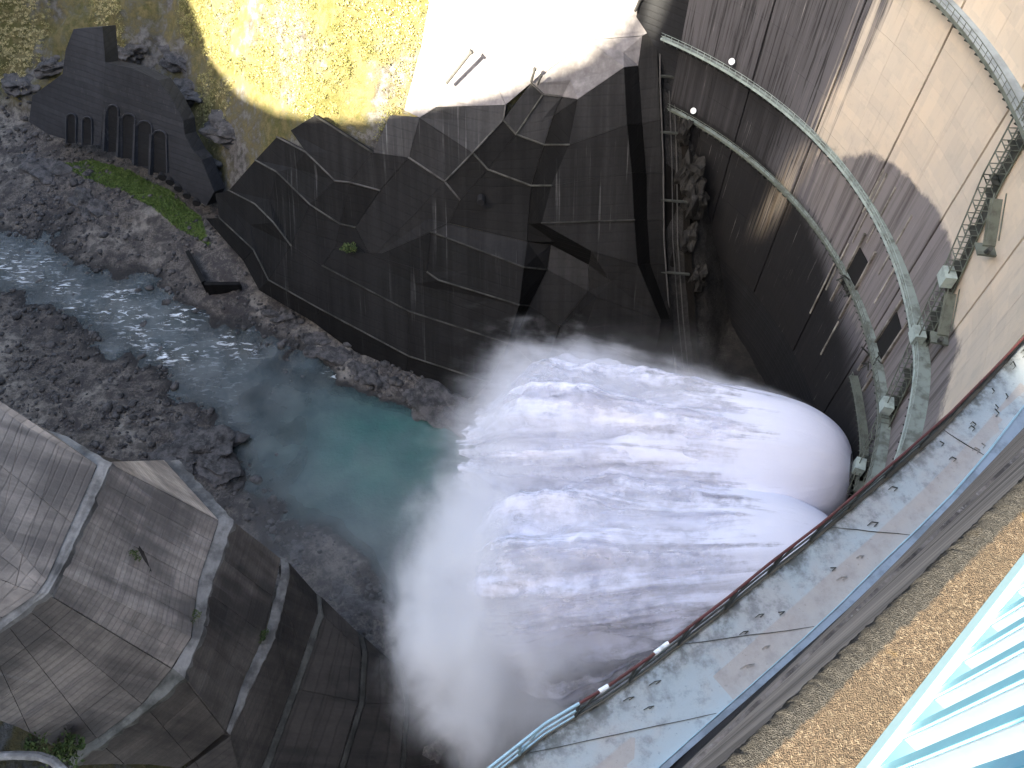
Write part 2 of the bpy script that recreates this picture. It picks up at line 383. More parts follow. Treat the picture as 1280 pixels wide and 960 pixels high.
# ------------------------------------------------------------------ panels traced by sight lines on the bank
def slab(name, pts, m, parent, thick=1.6, shrink=.035, tone=1.0, proud=0.0):
    pts = [Vector(p) for p in pts]; c = sum(pts, Vector()) / len(pts)
    n = Vector()
    for a, b in zip(pts, pts[1:] + pts[:1]): n += (a - c).cross(b - c)
    n.normalize()
    view = Vector((0, 0, H)) - c
    if n.dot(view) < 0: n = -n; pts = pts[::-1]
    q = []
    for p in pts:
        d = c - p; q.append(p + d.normalized() * min(shrink, d.length * .2) + n * proud)
    k = len(q); ch = .045                       # a small chamfer round the face
    top = [p + (c - p).normalized() * ch + n * 0 for p in q]; mid = [p - n * ch for p in q]; bot = [p - n * thick for p in q]
    cc = sum(top, Vector()) / k
    v = top + mid + bot + [cc]
    f = [(i, (i + 1) % k, 3 * k) for i in range(k)]
    for r in (0, 1): f += [(r * k + (i + 1) % k, r * k + i, (r + 1) * k + i, (r + 1) * k + (i + 1) % k) for i in range(k)]
    o = mesh_obj(name, v, f, m, parent)
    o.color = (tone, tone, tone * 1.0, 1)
    return o
def ledge(name, pts, m, parent, wd=.7, hg=.45, tone=1.0):
    mb = MB()
    for a, b in zip(pts, pts[1:]):
        e = (b - a).normalized() * wd * .3
        mb.bar(a - e, b + e, wd, hg)
    o = mb.build(name, m, parent); o.color = (tone, tone, tone, 1); return o
# ------------------------------------------------------------------ far terraces
tw = empty('terraced_retaining_wall', 'dark wet faceted concrete terraces covering the bank beyond the jet', 'retaining wall')
tw.location = (0, 0, 0)
V = {  # name: (u, v, metres proud of the bank)
 'a1': (363, 163, 1), 'a2': (393, 144, 1), 'a3': (466, 191, 1), 'a4': (437, 228, 1), 'a5': (419, 226, 1), 'a6': (382, 190, 1),
 'b1': (319, 200, 1.5), 'b2': (346, 171, 1.2), 'b3': (388, 256, 1.5), 'b4': (346, 215, 1.5), 'b6': (425, 280, 1), 'b7': (475, 238, 0), 'b8': (444, 284, .5),
 'c1': (286, 238, 2), 'c2': (319, 255, 2), 'c3': (342, 278, 2), 'c4': (364, 307, 2), 'c5': (419, 309, 1.5), 'c6': (403, 332, 2.5),
 'd1': (269, 242, 2), 'd2': (274, 272, 3), 'd3': (317, 312, 3), 'd4': (336, 350, 3.2), 'd5': (400, 386, 3.2), 'd6': (511, 445, 3.2), 'd7': (612, 478, 3.2), 'd8': (511, 389, 3), 'd9': (635, 429, 4.5),
 'w1': (257, 273, 3), 'w2': (304, 326, 3), 'w3': (324, 363, 3), 'w4': (392, 403, 3), 'w5': (504, 487, 3), 'w6': (533, 499, 3), 'w7': (590, 499, 3),
 'm1': (455, 316, 1.5), 'm2': (534, 340, 2.5), 'm3': (548, 350, 3), 'm4': (649, 381, 5), 'm5': (464, 322, 1), 'm6': (539, 290, 1.5), 'm7': (655, 334, 5),
 'u1': (511, 197, 0), 'u2': (556, 227, 1), 'u3': (518, 269, 1), 'u4': (575, 250, 0), 'u5': (561, 279, 0),
 'v1': (487, 144, .5), 'v2': (524, 147, .5), 'x1': (591, 191, 1), 'x2': (610, 212, 0), 'y1': (545, 134, .5), 'y2': (632, 131, 1), 'y3': (629, 150, 1),
 'y4': (645, 168, 1), 'y5': (664, 104, 1.5), 'y6': (679, 118, 1), 'y7': (702, 121, 1), 's1': (692, 144, 0), 's2': (680, 181, 0), 's3': (664, 232, 0), 's4': (660, 279, 0), 's5': (659, 302, 0),
 'r1': (722, 124, 4.5), 'r2': (711, 181, 5), 'r3': (689, 232, 5), 'r4': (677, 279, 5), 'r5': (739, 314, 5), 'r6': (736, 331, 1), 'r7': (689, 306, 0),
 'r8': (684, 337, 0), 'r9': (736, 364, .5), 'r10': (699, 408, 0), 'r11': (662, 382, 0), 'r12': (642, 431, 0), 'r13': (679, 468, 0), 'r14': (746, 371, 4), 'r15': (729, 419, 4), 'r16': (702, 409, 1), 'r17': (682, 468, 1),
 'q1': (780, 84, 4.5), 'q2': (798, 82, 1), 'q3': (784, 156, 5), 'q4': (803, 155, 1), 'q5': (790, 216, 5), 'q6': (808, 216, 1), 'q7': (793, 275, 5), 'q8': (809, 275, 1), 'q9': (797, 330, 5), 'q10': (813, 330, 1), 'q11': (826, 400, 4), 'q12': (838, 400, 1), 'q13': (817, 458, 4),
 'o1': (803, 45, 1), 'o2': (820, 36, .5), 'o3': (825, 150, .5), 'o4': (828, 216, .5), 'o5': (830, 275, .5), 'o6': (833, 330, .5), 'o7': (842, 400, .5), 'o8': (842, 475, .5),
 'k1': (820, 540, 3), 'k2': (690, 540, 1), 'k3': (640, 575, 0), 'k4': (600, 520, 0), 'k5': (600, 490, 0),
 't1': (548, -60, 1), 't2': (690, -60, 1.5), 't3': (830, -60, 1.5), 't4': (505, 138, .5), 't5': (735, 50, 2), 't6': (600, 60, 1), 't7': (526, 60, .8),
}
F = [  # panel: vertices, tone (staining, plus shade painted into turned-away facets)
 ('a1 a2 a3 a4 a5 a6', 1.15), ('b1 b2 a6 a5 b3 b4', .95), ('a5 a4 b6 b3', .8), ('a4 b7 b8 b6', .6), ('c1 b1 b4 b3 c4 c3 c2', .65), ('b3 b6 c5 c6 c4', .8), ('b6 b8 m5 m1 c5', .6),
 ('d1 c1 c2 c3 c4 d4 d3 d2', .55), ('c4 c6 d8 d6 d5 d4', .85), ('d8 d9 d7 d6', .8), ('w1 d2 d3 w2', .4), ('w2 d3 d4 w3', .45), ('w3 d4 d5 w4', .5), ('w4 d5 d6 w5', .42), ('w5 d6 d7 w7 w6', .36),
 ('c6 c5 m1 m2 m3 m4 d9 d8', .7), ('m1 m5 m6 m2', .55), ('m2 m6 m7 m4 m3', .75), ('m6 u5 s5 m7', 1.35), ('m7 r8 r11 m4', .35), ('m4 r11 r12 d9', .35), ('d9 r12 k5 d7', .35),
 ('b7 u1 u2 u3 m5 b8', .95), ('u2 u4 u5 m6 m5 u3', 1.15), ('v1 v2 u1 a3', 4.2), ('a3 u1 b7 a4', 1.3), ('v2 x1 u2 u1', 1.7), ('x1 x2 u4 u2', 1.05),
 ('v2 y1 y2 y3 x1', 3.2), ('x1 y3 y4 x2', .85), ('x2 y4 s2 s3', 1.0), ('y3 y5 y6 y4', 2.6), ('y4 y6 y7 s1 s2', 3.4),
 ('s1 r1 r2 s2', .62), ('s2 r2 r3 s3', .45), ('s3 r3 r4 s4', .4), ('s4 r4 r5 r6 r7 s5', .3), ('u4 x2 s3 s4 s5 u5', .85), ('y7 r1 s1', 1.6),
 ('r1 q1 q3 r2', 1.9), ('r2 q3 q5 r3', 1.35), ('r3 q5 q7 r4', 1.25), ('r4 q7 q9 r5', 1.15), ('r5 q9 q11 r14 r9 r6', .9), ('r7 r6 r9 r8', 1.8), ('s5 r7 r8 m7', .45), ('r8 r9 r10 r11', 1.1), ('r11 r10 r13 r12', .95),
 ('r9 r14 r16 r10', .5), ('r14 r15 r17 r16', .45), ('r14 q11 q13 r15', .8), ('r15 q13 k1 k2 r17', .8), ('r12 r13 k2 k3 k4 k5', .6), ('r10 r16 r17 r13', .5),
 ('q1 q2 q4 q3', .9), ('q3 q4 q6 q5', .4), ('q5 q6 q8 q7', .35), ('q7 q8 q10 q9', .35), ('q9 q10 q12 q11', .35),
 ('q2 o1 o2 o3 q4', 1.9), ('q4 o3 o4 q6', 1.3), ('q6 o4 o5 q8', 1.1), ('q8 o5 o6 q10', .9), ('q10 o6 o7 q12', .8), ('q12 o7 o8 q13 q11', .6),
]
VW = {k: S(u, v, off) for k, (u, v, off) in V.items()}
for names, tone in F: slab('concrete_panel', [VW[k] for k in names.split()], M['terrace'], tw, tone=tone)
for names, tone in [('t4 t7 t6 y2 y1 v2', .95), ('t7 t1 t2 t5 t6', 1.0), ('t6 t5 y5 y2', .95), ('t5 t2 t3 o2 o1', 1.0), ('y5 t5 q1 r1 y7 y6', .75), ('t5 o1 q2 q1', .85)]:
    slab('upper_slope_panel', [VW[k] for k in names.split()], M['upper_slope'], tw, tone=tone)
for names, m, tone in [('b2 a6 a5 a4 b7', 'pale', .42), ('b1 b4 b3 b6 b8', 'dark', 1.3), ('c1 c2 c3 c4', 'dark', 1.5), ('d2 d3 d4 d5 d6 d7', 'dark', 1.0), ('c6 d8 d9', 'dark', .8), ('m2 m3 m4 r11', 'dark', .9), ('m6 m7 r8', 'dark', .7),
                 ('u1 u2 u4', 'pale', .45), ('u2 x1 y3 y2', 'pale', .45), ('x1 x2 s3 r3', 'dark', 1.8), ('y3 y4 s2 r2', 'dark', 2.0), ('y4 y6', 'dark', 1.6), ('y5 y6 y7', 'pale', .5), ('r4 q7', 'dark', .6), ('a2 a3', 'dark', 1.1)]:
    ledge('ledge', [VW[k] + Vector((0, -.15, .15)) for k in names.split()], M['ledge_' + m], tw, .32, .24, tone * .55)
# drain hole with a run of water stain below it
mb = MB(); q = S(601, 250, .6); mb.tube(q + Vector((0, -.9, .1)), q + Vector((0, 1, 0)), .75, 10); mb.build('drain_hole', M['black'], tw)

# gully between the terraces and the dam, with its pipes
gu = empty('drainage_gully', 'dark vertical drainage gully between the terraces and the dam', 'gully')
cl = [(838, 20), (838, 100), (842, 200), (843, 300), (850, 400), (858, 480)]
secs = []
for u, v in cl:
    a, b, c, d = S(u - 14, v, .4), S(u - 10, v, -2.2), S(u + 10, v, -2.2), S(u + 20, v, .2)
    secs.append([a, b, c, d])
mb = MB(); mb.sweep(secs, False); o = mb.build('channel', M['terrace'], gu); o.color = (.55, .5, .45, 1)
for du, r in ((-13, .16), (-2, .12), (4, .14)):
    mb = MB(); pp = [S(u + du, v, .6 if du < -9 else -1.7) for u, v in cl]
    for a, b in zip(pp, pp[1:]): mb.tube(a, b, r, 6)
    mb.build('pipe', M['pipe'], gu)
for k, v in enumerate((95, 165, 250, 340)):
    mb = MB(); a = S(826, v, .5); b = S(862, v + 3, .4); mb.bar(a, b, .5, .35); mb.build('cross_beam', M['dark_steel'], gu)

def rock_mesh(name, r, seed, sq=(1, .8, .6), sub=2, jag=.45):
    bm = bmesh.new(); bmesh.ops.create_icosphere(bm, subdivisions=sub, radius=1.0)
    for v in bm.verts:
        d = v.co.normalized(); k = 1 + jag * nz(d.x * 1.3 + seed, d.y * 1.3, d.z * 1.3, 3)
        k2 = max(abs(d.x), abs(d.y), abs(d.z)); k *= .75 + .25 / k2
        v.co = Vector((d.x * sq[0], d.y * sq[1], d.z * sq[2])) * r * k
    me = bpy.data.meshes.new(name); bm.to_mesh(me); bm.free(); return me
g = G('wet_rock'); a = g.noise(.5, 6, .7); b_ = g.noise(2.5, 5, .7)
c_ = g.mix(g.ramp(a, .38, .62), (.075, .07, .07), (.02, .0195, .02)); c_ = g.mix(g.math('MULTIPLY', g.ramp(b_, .58, .72), .5), c_, (.2, .2, .2))
g.bump(g.math('ADD', a, g.math('MULTIPLY', b_, .5)), .6, .9); M['rock'] = g.done(c_, .7, .35)
g = G('black_wet_rock'); a = g.noise(.6, 6, .7); g.bump(a, .6, .9); M['rock_dark'] = g.done(g.mix(g.ramp(a, .4, .65), (.02, .019, .018), (.006, .006, .006)), .7, .3)
for i, (u, v, r) in enumerate(((862, 215, 3.0), (868, 252, 3.4), (862, 300, 2.4), (872, 345, 2.4), (856, 165, 1.8))):
    me = rock_mesh('outcrop', r, 40 + i * 3, (.6, .9, 1.4), 3, .9); me.materials.append(M['rock'])
    me.materials[0] = M['rock_dark']; o = link(bpy.data.objects.new('rock_outcrop', me)); o.location = S(u, v, 0)
    tag(o, ['jutting block beside the gully, second from the top', 'largest jutting rock block halfway down the gully', 'rock knob below the largest block by the gully', 'lowest rock block by the gully above the jet', 'small ledge of rock under the lower catwalk end'][i], 'rock', 'rock blocks beside the drainage gully')

# ------------------------------------------------------------------ arcaded retaining wall at the upper left
aw = empty('arcaded_retaining_wall', 'old grey retaining wall with arched niches above the green bank', 'retaining wall')
LBP = [bank_plane((-160, 190), (-117, 170), 66), bank_plane((-117, 170), (-60, 139), 66)]
def SL(u, v, off=0.0): return S(u, v, off, LBP)
wl = [(36, 152), (40, 120), (78, 92), (82, 62), (92, 36), (128, 33), (132, 78), (126, 182), (95, 178), (60, 168)]
slab('wall_block', [SL(u, v, 2.0) for u, v in wl], M['arcade'], aw, 4, .05, 1.0)
wr = [(131, 78), (165, 85), (198, 100), (214, 122), (229, 150), (231, 168), (243, 190), (252, 200), (268, 240), (258, 258), (225, 236), (200, 218), (180, 210), (150, 192), (126, 183)]
slab('wall_block', [SL(u, v, 2.2) for u, v in wr], M['arcade'], aw, 4, .05, .8)
def niche(u0, u1, vt, vb, off):
    pts = []
    for k in range(7):
        t = math.pi * k / 6; pts.append(((u0 + u1) / 2 - (u1 - u0) / 2 * math.cos(t), vt + (u1 - u0) * .45 * (1 - math.sin(t))))
    ring = pts + [(u1 + (1 if off > 2.1 else 0), vb), (u0, vb)]
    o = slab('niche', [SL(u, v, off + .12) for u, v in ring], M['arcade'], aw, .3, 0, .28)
    mb = MB(); rp = [SL(u, v, off + .25) for u, v in [ring[-1]] + pts + [ring[-2]]]
    for a, b in zip(rp, rp[1:]): mb.bar(a, b, .35, .35)
    e = mb.build('arch_rim', M['arcade'], o); e.color = (1.25, 1.25, 1.25, 1)
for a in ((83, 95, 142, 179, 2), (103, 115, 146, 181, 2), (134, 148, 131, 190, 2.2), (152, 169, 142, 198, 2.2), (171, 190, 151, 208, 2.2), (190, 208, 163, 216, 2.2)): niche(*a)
for u, v in ((133, 160), (150, 168), (170, 178), (190, 190)):
    mb = MB(); mb.bar(SL(u, v - 22, 2.4), SL(u - 2, v + 28, 2.9), .8, .9); o = mb.build('pilaster', M['arcade'], aw); o.color = (.9, .9, .9, 1)
for u, v in ((203, 220), (213, 226), (223, 234), (234, 243), (246, 252)):
    mb = MB(); q = SL(u, v, 2.3); mb.tube(q + Vector((0, -.7, 0)), q + Vector((0, 1, 0)), 1.0, 10); mb.build('drain_opening', M['black'], aw)

# ------------------------------------------------------------------ near bank buttress at the lower left
nb = empty('stepped_wing_wall', 'stepped grey wing wall with pale ledges at the lower left', 'wing wall')
def PN(t): return P(*t)
s1l = [(60, 538, 90), (122, 582, 90), (58, 725, 90), (46, 742, 90), (-40, 802, 90)]
s1r = [(82, 545, 90.4), (139, 579, 90.4), (75, 715, 90.4), (60, 741, 90.4), (-40, 818, 90.4)]
s2l = [(204, 577, 112), (274, 653, 112), (248, 727, 112), (240, 797, 112), (216, 835, 112), (179, 879, 112), (122, 922, 112), (60, 960, 112), (0, 1000, 112)]
s2r = [(222, 575, 112.5), (291, 650, 112.5), (261, 743, 112.5), (251, 795, 112.5), (230, 847, 112.5), (186, 886, 112.5), (128, 930, 112.5), (70, 970, 112.5), (10, 1010, 112.5)]
s3l = [(352, 697, 130), (352, 716, 130), (332, 793, 130), (306, 847, 130), (283, 914, 130)]
s3r = [(360, 702, 130.4), (362, 718, 130.4), (343, 797, 130.4), (318, 850, 130.4), (287, 918, 130.4)]
s4l = [(396, 742, 139), (398, 768, 139), (366, 860, 139), (328, 960, 139), (310, 1000, 139)]
s4r = [(401, 746, 139.3), (404, 770, 139.3), (373, 862, 139.3), (336, 960, 139.3), (318, 1000, 139.3)]
s5l = [(448, 791, 144), (453, 815, 144), (449, 877, 144), (424, 960, 144), (412, 1000, 144)]
s5r = [(454, 796, 144.3), (459, 817, 144.3), (455, 879, 144.3), (431, 960, 144.3), (419, 1000, 144.3)]
s6l = [(482, 820, 147), (499, 832, 147), (507, 880, 147), (501, 960, 147), (495, 1000, 147)]
s6r = [(487, 822, 147.2), (504, 834, 147.2), (512, 880, 147.2), (506, 960, 147.2), (500, 1000, 147.2)]
def strip(l, r, m, tone):               # a rough, chipped ledge
    A_ = [PN(t) for t in l]; B_ = [PN(t) for t in r]; secs = []
    for i in range(len(l) - 1):
        n = max(2, int((A_[i + 1] - A_[i]).length / .7))
        for k in range(n + (1 if i == len(l) - 2 else 0)):
            a = A_[i].lerp(A_[i + 1], k / n); b = B_[i].lerp(B_[i + 1], k / n); w_ = (b - a)
            j = lambda q, o_: nz(q.x * .9, q.y * .9, q.z * .9 + o_, 4)
            a2 = a - w_ * (.05 + .12 * j(a, 0)); b2 = b + w_ * (.05 + .16 * j(b, 5)); c2 = a.lerp(b, .5) + Vector((0, 0, .10 * j(a, 9) + .08))
            secs.append([a2 + Vector((0, 0, -1.3)), a2 + Vector((0, 0, .06 * j(a, 3))), c2, b2 + Vector((0, 0, .08 * j(b, 7))), b2 + Vector((0, 0, -1.5))])
    mb = MB(); mb.sweep(secs); o = mb.build('ledge', m, nb); o.color = (tone, tone * .985, tone * .97, 1)
strip(s1l, s1r, M['ledge_pale'], .66); strip(s2l[:5], s2r[:5], M['ledge_pale'], .62); strip(s2l[4:], s2r[4:], M['ledge_dark'], 1.5)
strip(s3l, s3r, M['ledge_pale'], .55); strip(s4l, s4r, M['ledge_dark'], .8); strip(s5l, s5r, M['ledge_dark'], .45); strip(s6l, s6r, M['ledge_dark'], .4)
def lerp3(a, b, t): return tuple(x + (y - x) * t for x, y in zip(a, b))
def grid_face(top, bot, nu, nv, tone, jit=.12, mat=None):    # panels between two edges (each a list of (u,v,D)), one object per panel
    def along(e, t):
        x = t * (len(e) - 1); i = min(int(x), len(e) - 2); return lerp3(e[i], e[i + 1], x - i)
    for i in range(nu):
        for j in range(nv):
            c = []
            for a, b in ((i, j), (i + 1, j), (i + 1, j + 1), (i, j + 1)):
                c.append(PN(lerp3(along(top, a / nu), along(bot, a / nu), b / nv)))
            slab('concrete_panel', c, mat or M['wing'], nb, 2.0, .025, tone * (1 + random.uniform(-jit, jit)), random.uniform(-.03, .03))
# face above ledge 1 (runs out of the picture at the left)
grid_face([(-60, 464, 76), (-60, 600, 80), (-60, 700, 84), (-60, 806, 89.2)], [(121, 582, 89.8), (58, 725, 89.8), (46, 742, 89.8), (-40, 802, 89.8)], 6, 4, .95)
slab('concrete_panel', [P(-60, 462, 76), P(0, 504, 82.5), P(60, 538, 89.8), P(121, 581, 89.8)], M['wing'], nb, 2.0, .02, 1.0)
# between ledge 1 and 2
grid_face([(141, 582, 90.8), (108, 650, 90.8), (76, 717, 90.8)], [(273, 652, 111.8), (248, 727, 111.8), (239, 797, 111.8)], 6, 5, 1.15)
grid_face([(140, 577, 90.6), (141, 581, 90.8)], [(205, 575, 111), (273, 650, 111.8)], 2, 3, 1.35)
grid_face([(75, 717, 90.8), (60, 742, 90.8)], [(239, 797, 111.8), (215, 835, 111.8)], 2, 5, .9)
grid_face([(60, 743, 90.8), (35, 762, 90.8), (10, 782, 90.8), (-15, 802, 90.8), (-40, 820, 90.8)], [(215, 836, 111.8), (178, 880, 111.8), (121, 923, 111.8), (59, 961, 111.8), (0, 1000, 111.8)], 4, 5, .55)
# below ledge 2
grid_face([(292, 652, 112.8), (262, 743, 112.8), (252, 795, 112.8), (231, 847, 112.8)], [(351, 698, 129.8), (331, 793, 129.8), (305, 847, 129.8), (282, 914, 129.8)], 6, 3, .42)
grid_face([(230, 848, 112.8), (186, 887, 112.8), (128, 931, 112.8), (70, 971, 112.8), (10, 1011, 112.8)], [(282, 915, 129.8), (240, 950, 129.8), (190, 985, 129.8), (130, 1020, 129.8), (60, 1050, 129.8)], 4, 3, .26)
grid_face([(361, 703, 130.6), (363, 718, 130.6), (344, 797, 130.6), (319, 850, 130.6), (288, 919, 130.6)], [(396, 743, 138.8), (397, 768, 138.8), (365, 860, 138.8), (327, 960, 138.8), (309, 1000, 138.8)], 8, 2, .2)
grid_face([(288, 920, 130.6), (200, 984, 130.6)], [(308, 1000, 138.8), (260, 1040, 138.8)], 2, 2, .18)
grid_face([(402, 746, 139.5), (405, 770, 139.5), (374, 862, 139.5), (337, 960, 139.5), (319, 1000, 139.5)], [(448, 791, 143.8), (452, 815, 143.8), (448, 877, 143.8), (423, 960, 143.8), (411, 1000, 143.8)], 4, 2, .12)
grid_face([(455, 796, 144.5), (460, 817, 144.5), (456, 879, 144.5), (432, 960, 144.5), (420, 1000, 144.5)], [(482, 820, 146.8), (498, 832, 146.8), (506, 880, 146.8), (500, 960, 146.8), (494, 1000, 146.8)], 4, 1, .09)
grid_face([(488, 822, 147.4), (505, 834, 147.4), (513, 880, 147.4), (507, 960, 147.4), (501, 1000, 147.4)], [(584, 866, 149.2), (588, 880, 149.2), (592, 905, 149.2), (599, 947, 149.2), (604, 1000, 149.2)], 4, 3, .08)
# backing fill so that nothing shows through the joints
mb = MB()
for strip_a, strip_b in ((s1r, s2l), (s2r, s3l), (s3r, s4l), (s4r, s5l), (s5r, s6l)):
    A = [P(u, v, d) * 1.0 for u, v, d in strip_a]; B = [P(u, v, d) * 1.0 for u, v, d in strip_b]
    nA, nB = len(A), len(B); k = 9
    f = lambda E, t: E[min(int(t * (len(E) - 1)), len(E) - 2)].lerp(E[min(int(t * (len(E) - 1)), len(E) - 2) + 1], t * (len(E) - 1) - min(int(t * (len(E) - 1)), len(E) - 2))
    for i in range(k - 1):
        q = [f(A, i / (k - 1)), f(A, (i + 1) / (k - 1)), f(B, (i + 1) / (k - 1)), f(B, i / (k - 1))]; nn = (q[2] - q[0]).cross(q[3] - q[1]).normalized()
        if nn.dot(Vector((0, 0, H)) - q[0]) < 0: nn = -nn
        mb.add([p - nn * 1.5 for p in q], [(0, 1, 2, 3)])
o = mb.build('backing', M['wing'], nb); o.color = (.2, .2, .2, 1)

# ------------------------------------------------------------------ the arch dam
ad = empty('arch_dam', 'curved concrete arch dam, pale above and black with algae below', 'dam')
S_END = float(CVS[-1])
mb = MB(); secs = []
for s in np.linspace(2, S_END - 2, 90):
    secs.append([dam(s, -.35, -6), dam(s, -.35, 148.2), dam(s, -7, 148.2), dam(s, -18, -6)])
mb.sweep(secs); body = mb.build('dam_body', M['arcade'], ad); body.color = (.5, .5, .5, 1)
def dam_mat():
    g = G('dam_face_concrete')
    dk, wet, rust = g.attr('dark'), g.attr('wet'), g.attr('rust')
    st = g.noise(1.0, 6, .65, vec=g.map((.8, .8, .022))); st2 = g.noise(1.0, 5, .7, vec=g.map((2.2, 2.2, .05)))
    big = g.noise(.06, 5, .6); mid = g.noise(.5, 5, .65); fine = g.noise(2.5, 5, .7)
    oi = N(g.t, 'ShaderNodeObjectInfo')
    c = g.mix(g.ramp(big, .35, .65), (.62, .515, .40), (.54, .475, .395))
    c = g.mix(g.math('MULTIPLY', oi.outputs['Random'], .30), c, (.36, .33, .29))
    c = g.mix(g.math('MULTIPLY', g.ramp(st, .55, .72), .35), c, (.22, .2, .185))
    c = g.mix(g.math('MULTIPLY', g.ramp(mid, .5, .7), .22), c, (.30, .285, .26))
    ar = g.attr('arc'); spz = N(g.t, 'ShaderNodeSeparateXYZ'); g.L(g.pos, spz.inputs[0])
    cbx = N(g.t, 'ShaderNodeCombineXYZ'); g.L(g.math('FLOOR', g.math('DIVIDE', ar, 2.07)), cbx.inputs[0]); g.L(g.math('FLOOR', g.math('DIVIDE', g.math('ADD', spz.outputs[2], g.math('MULTIPLY', mid, .3)), 2.45)), cbx.inputs[1])
    wnn = N(g.t, 'ShaderNodeTexWhiteNoise', noise_dimensions='2D'); g.L(cbx.outputs[0], wnn.inputs['Vector'])
    c = g.mix(g.math('MULTIPLY', wnn.outputs[0], .28), c, (.33, .31, .28))
    wf = g.ramp(g.math('ADD', wet, g.math('MULTIPLY', g.math('SUBTRACT', mid, .5), .7)), .3, .62)
    wc = g.mix(g.ramp(st, .42, .66), (.155, .145, .155), (.055, .052, .058))
    c = g.mix(g.math('MULTIPLY', wf, .92), c, wc)
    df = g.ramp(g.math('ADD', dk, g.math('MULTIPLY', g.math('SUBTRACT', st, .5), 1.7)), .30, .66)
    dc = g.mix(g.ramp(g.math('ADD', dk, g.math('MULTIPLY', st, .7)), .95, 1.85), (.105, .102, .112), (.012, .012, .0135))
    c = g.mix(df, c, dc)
    pf = g.math('MULTIPLY', g.math('MULTIPLY', g.ramp(st2, .60, .72), g.ramp(g.noise(.09, 3), .46, .62)), g.math('MAXIMUM', wf, df))
    c = g.mix(g.math('MULTIPLY', g.math('MULTIPLY', g.ramp(st2, .49, .36), df), .95), c, (.016, .0155, .017))
    c = g.mix(g.math('MULTIPLY', pf, .65), c, (.38, .37, .36))
    rf = g.math('MULTIPLY', rust, g.ramp(st2, .40, .58))
    c = g.mix(g.math('MULTIPLY', rf, .8), c, (.42, .36, .28))
    c = g.mix(g.math('MULTIPLY', g.math('MULTIPLY', rust, g.ramp(st, .5, .62)), .5), c, (.12, .075, .03))
    g.bump(g.math('ADD', mid, g.math('MULTIPLY', fine, .6)), .08, .7)
    return g.done(c, .8, .25)
M['dam'] = dam_mat()
def interp_line(pts, t, ax=1):
    for a, b in zip(pts, pts[1:]):
        if a[ax] <= t <= b[ax]: return a[1 - ax] + (b[1 - ax] - a[1 - ax]) * (t - a[ax]) / (b[ax] - a[ax] + 1e-9)
    return pts[0][1 - ax] if t < pts[0][ax] else pts[-1][1 - ax]
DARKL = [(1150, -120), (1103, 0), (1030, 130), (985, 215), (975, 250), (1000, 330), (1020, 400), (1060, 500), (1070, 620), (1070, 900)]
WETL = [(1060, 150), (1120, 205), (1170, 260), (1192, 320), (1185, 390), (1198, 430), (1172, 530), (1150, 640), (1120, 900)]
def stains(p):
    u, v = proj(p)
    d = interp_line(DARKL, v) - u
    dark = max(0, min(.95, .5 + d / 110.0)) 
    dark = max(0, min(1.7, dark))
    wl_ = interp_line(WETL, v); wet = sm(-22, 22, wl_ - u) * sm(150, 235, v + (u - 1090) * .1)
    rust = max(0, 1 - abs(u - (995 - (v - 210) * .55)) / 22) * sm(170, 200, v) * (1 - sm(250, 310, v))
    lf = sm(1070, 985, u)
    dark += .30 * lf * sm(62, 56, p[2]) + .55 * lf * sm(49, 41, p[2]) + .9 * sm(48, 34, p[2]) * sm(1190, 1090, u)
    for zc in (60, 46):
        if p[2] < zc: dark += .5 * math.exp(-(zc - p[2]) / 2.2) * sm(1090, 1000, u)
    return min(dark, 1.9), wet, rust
COLS = [102.8 + k * 6.14 for k in range(-7, 7)]
ZL = [18 + k * 4.9 for k in range(21)]
for ci in range(len(COLS) - 1):
    sa, sb = s_of_phi(COLS[ci]), s_of_phi(COLS[ci + 1]); big_gap = .19 if ci % 2 == 1 else .02; big_gap2 = .19 if ci % 2 == 0 else .02
    for zi in range(len(ZL) - 1):
        off = random.uniform(-.015, .015); ns, nzv = 6, 4
        za, zb = ZL[zi] + .012, ZL[zi + 1] - .012; s0_, s1_ = sa + big_gap, sb - big_gap2
        v = []; at = []
        for j in range(nzv):
            for i in range(ns):
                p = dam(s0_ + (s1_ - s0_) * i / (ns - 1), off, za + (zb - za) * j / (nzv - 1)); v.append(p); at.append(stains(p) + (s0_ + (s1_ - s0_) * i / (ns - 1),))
        nf = len(v); f = [(j * ns + i, j * ns + i + 1, (j + 1) * ns + i + 1, (j + 1) * ns + i) for j in range(nzv - 1) for i in range(ns - 1)]
        f = [q[::-1] for q in f]
        rim = [i for i in range(ns)] + [j * ns + ns - 1 for j in range(1, nzv)] + [(nzv - 1) * ns + i for i in range(ns - 2, -1, -1)] + [j * ns for j in range(nzv - 2, 0, -1)]
        for r in rim:
            s_i = r % ns; j = r // ns; v.append(dam(s0_ + (s1_ - s0_) * s_i / (ns - 1), off - .3, za + (zb - za) * j / (nzv - 1))); at.append(at[r])
        for k in range(len(rim)): f.append((rim[k], rim[(k + 1) % len(rim)], nf + (k + 1) % len(rim), nf + k))
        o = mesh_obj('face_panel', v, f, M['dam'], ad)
        for ai, an in enumerate(('dark', 'wet', 'rust', 'arc')):
            A = o.data.attributes.new(an, 'FLOAT', 'POINT'); A.data.foreach_set('value', [x[ai] for x in at])
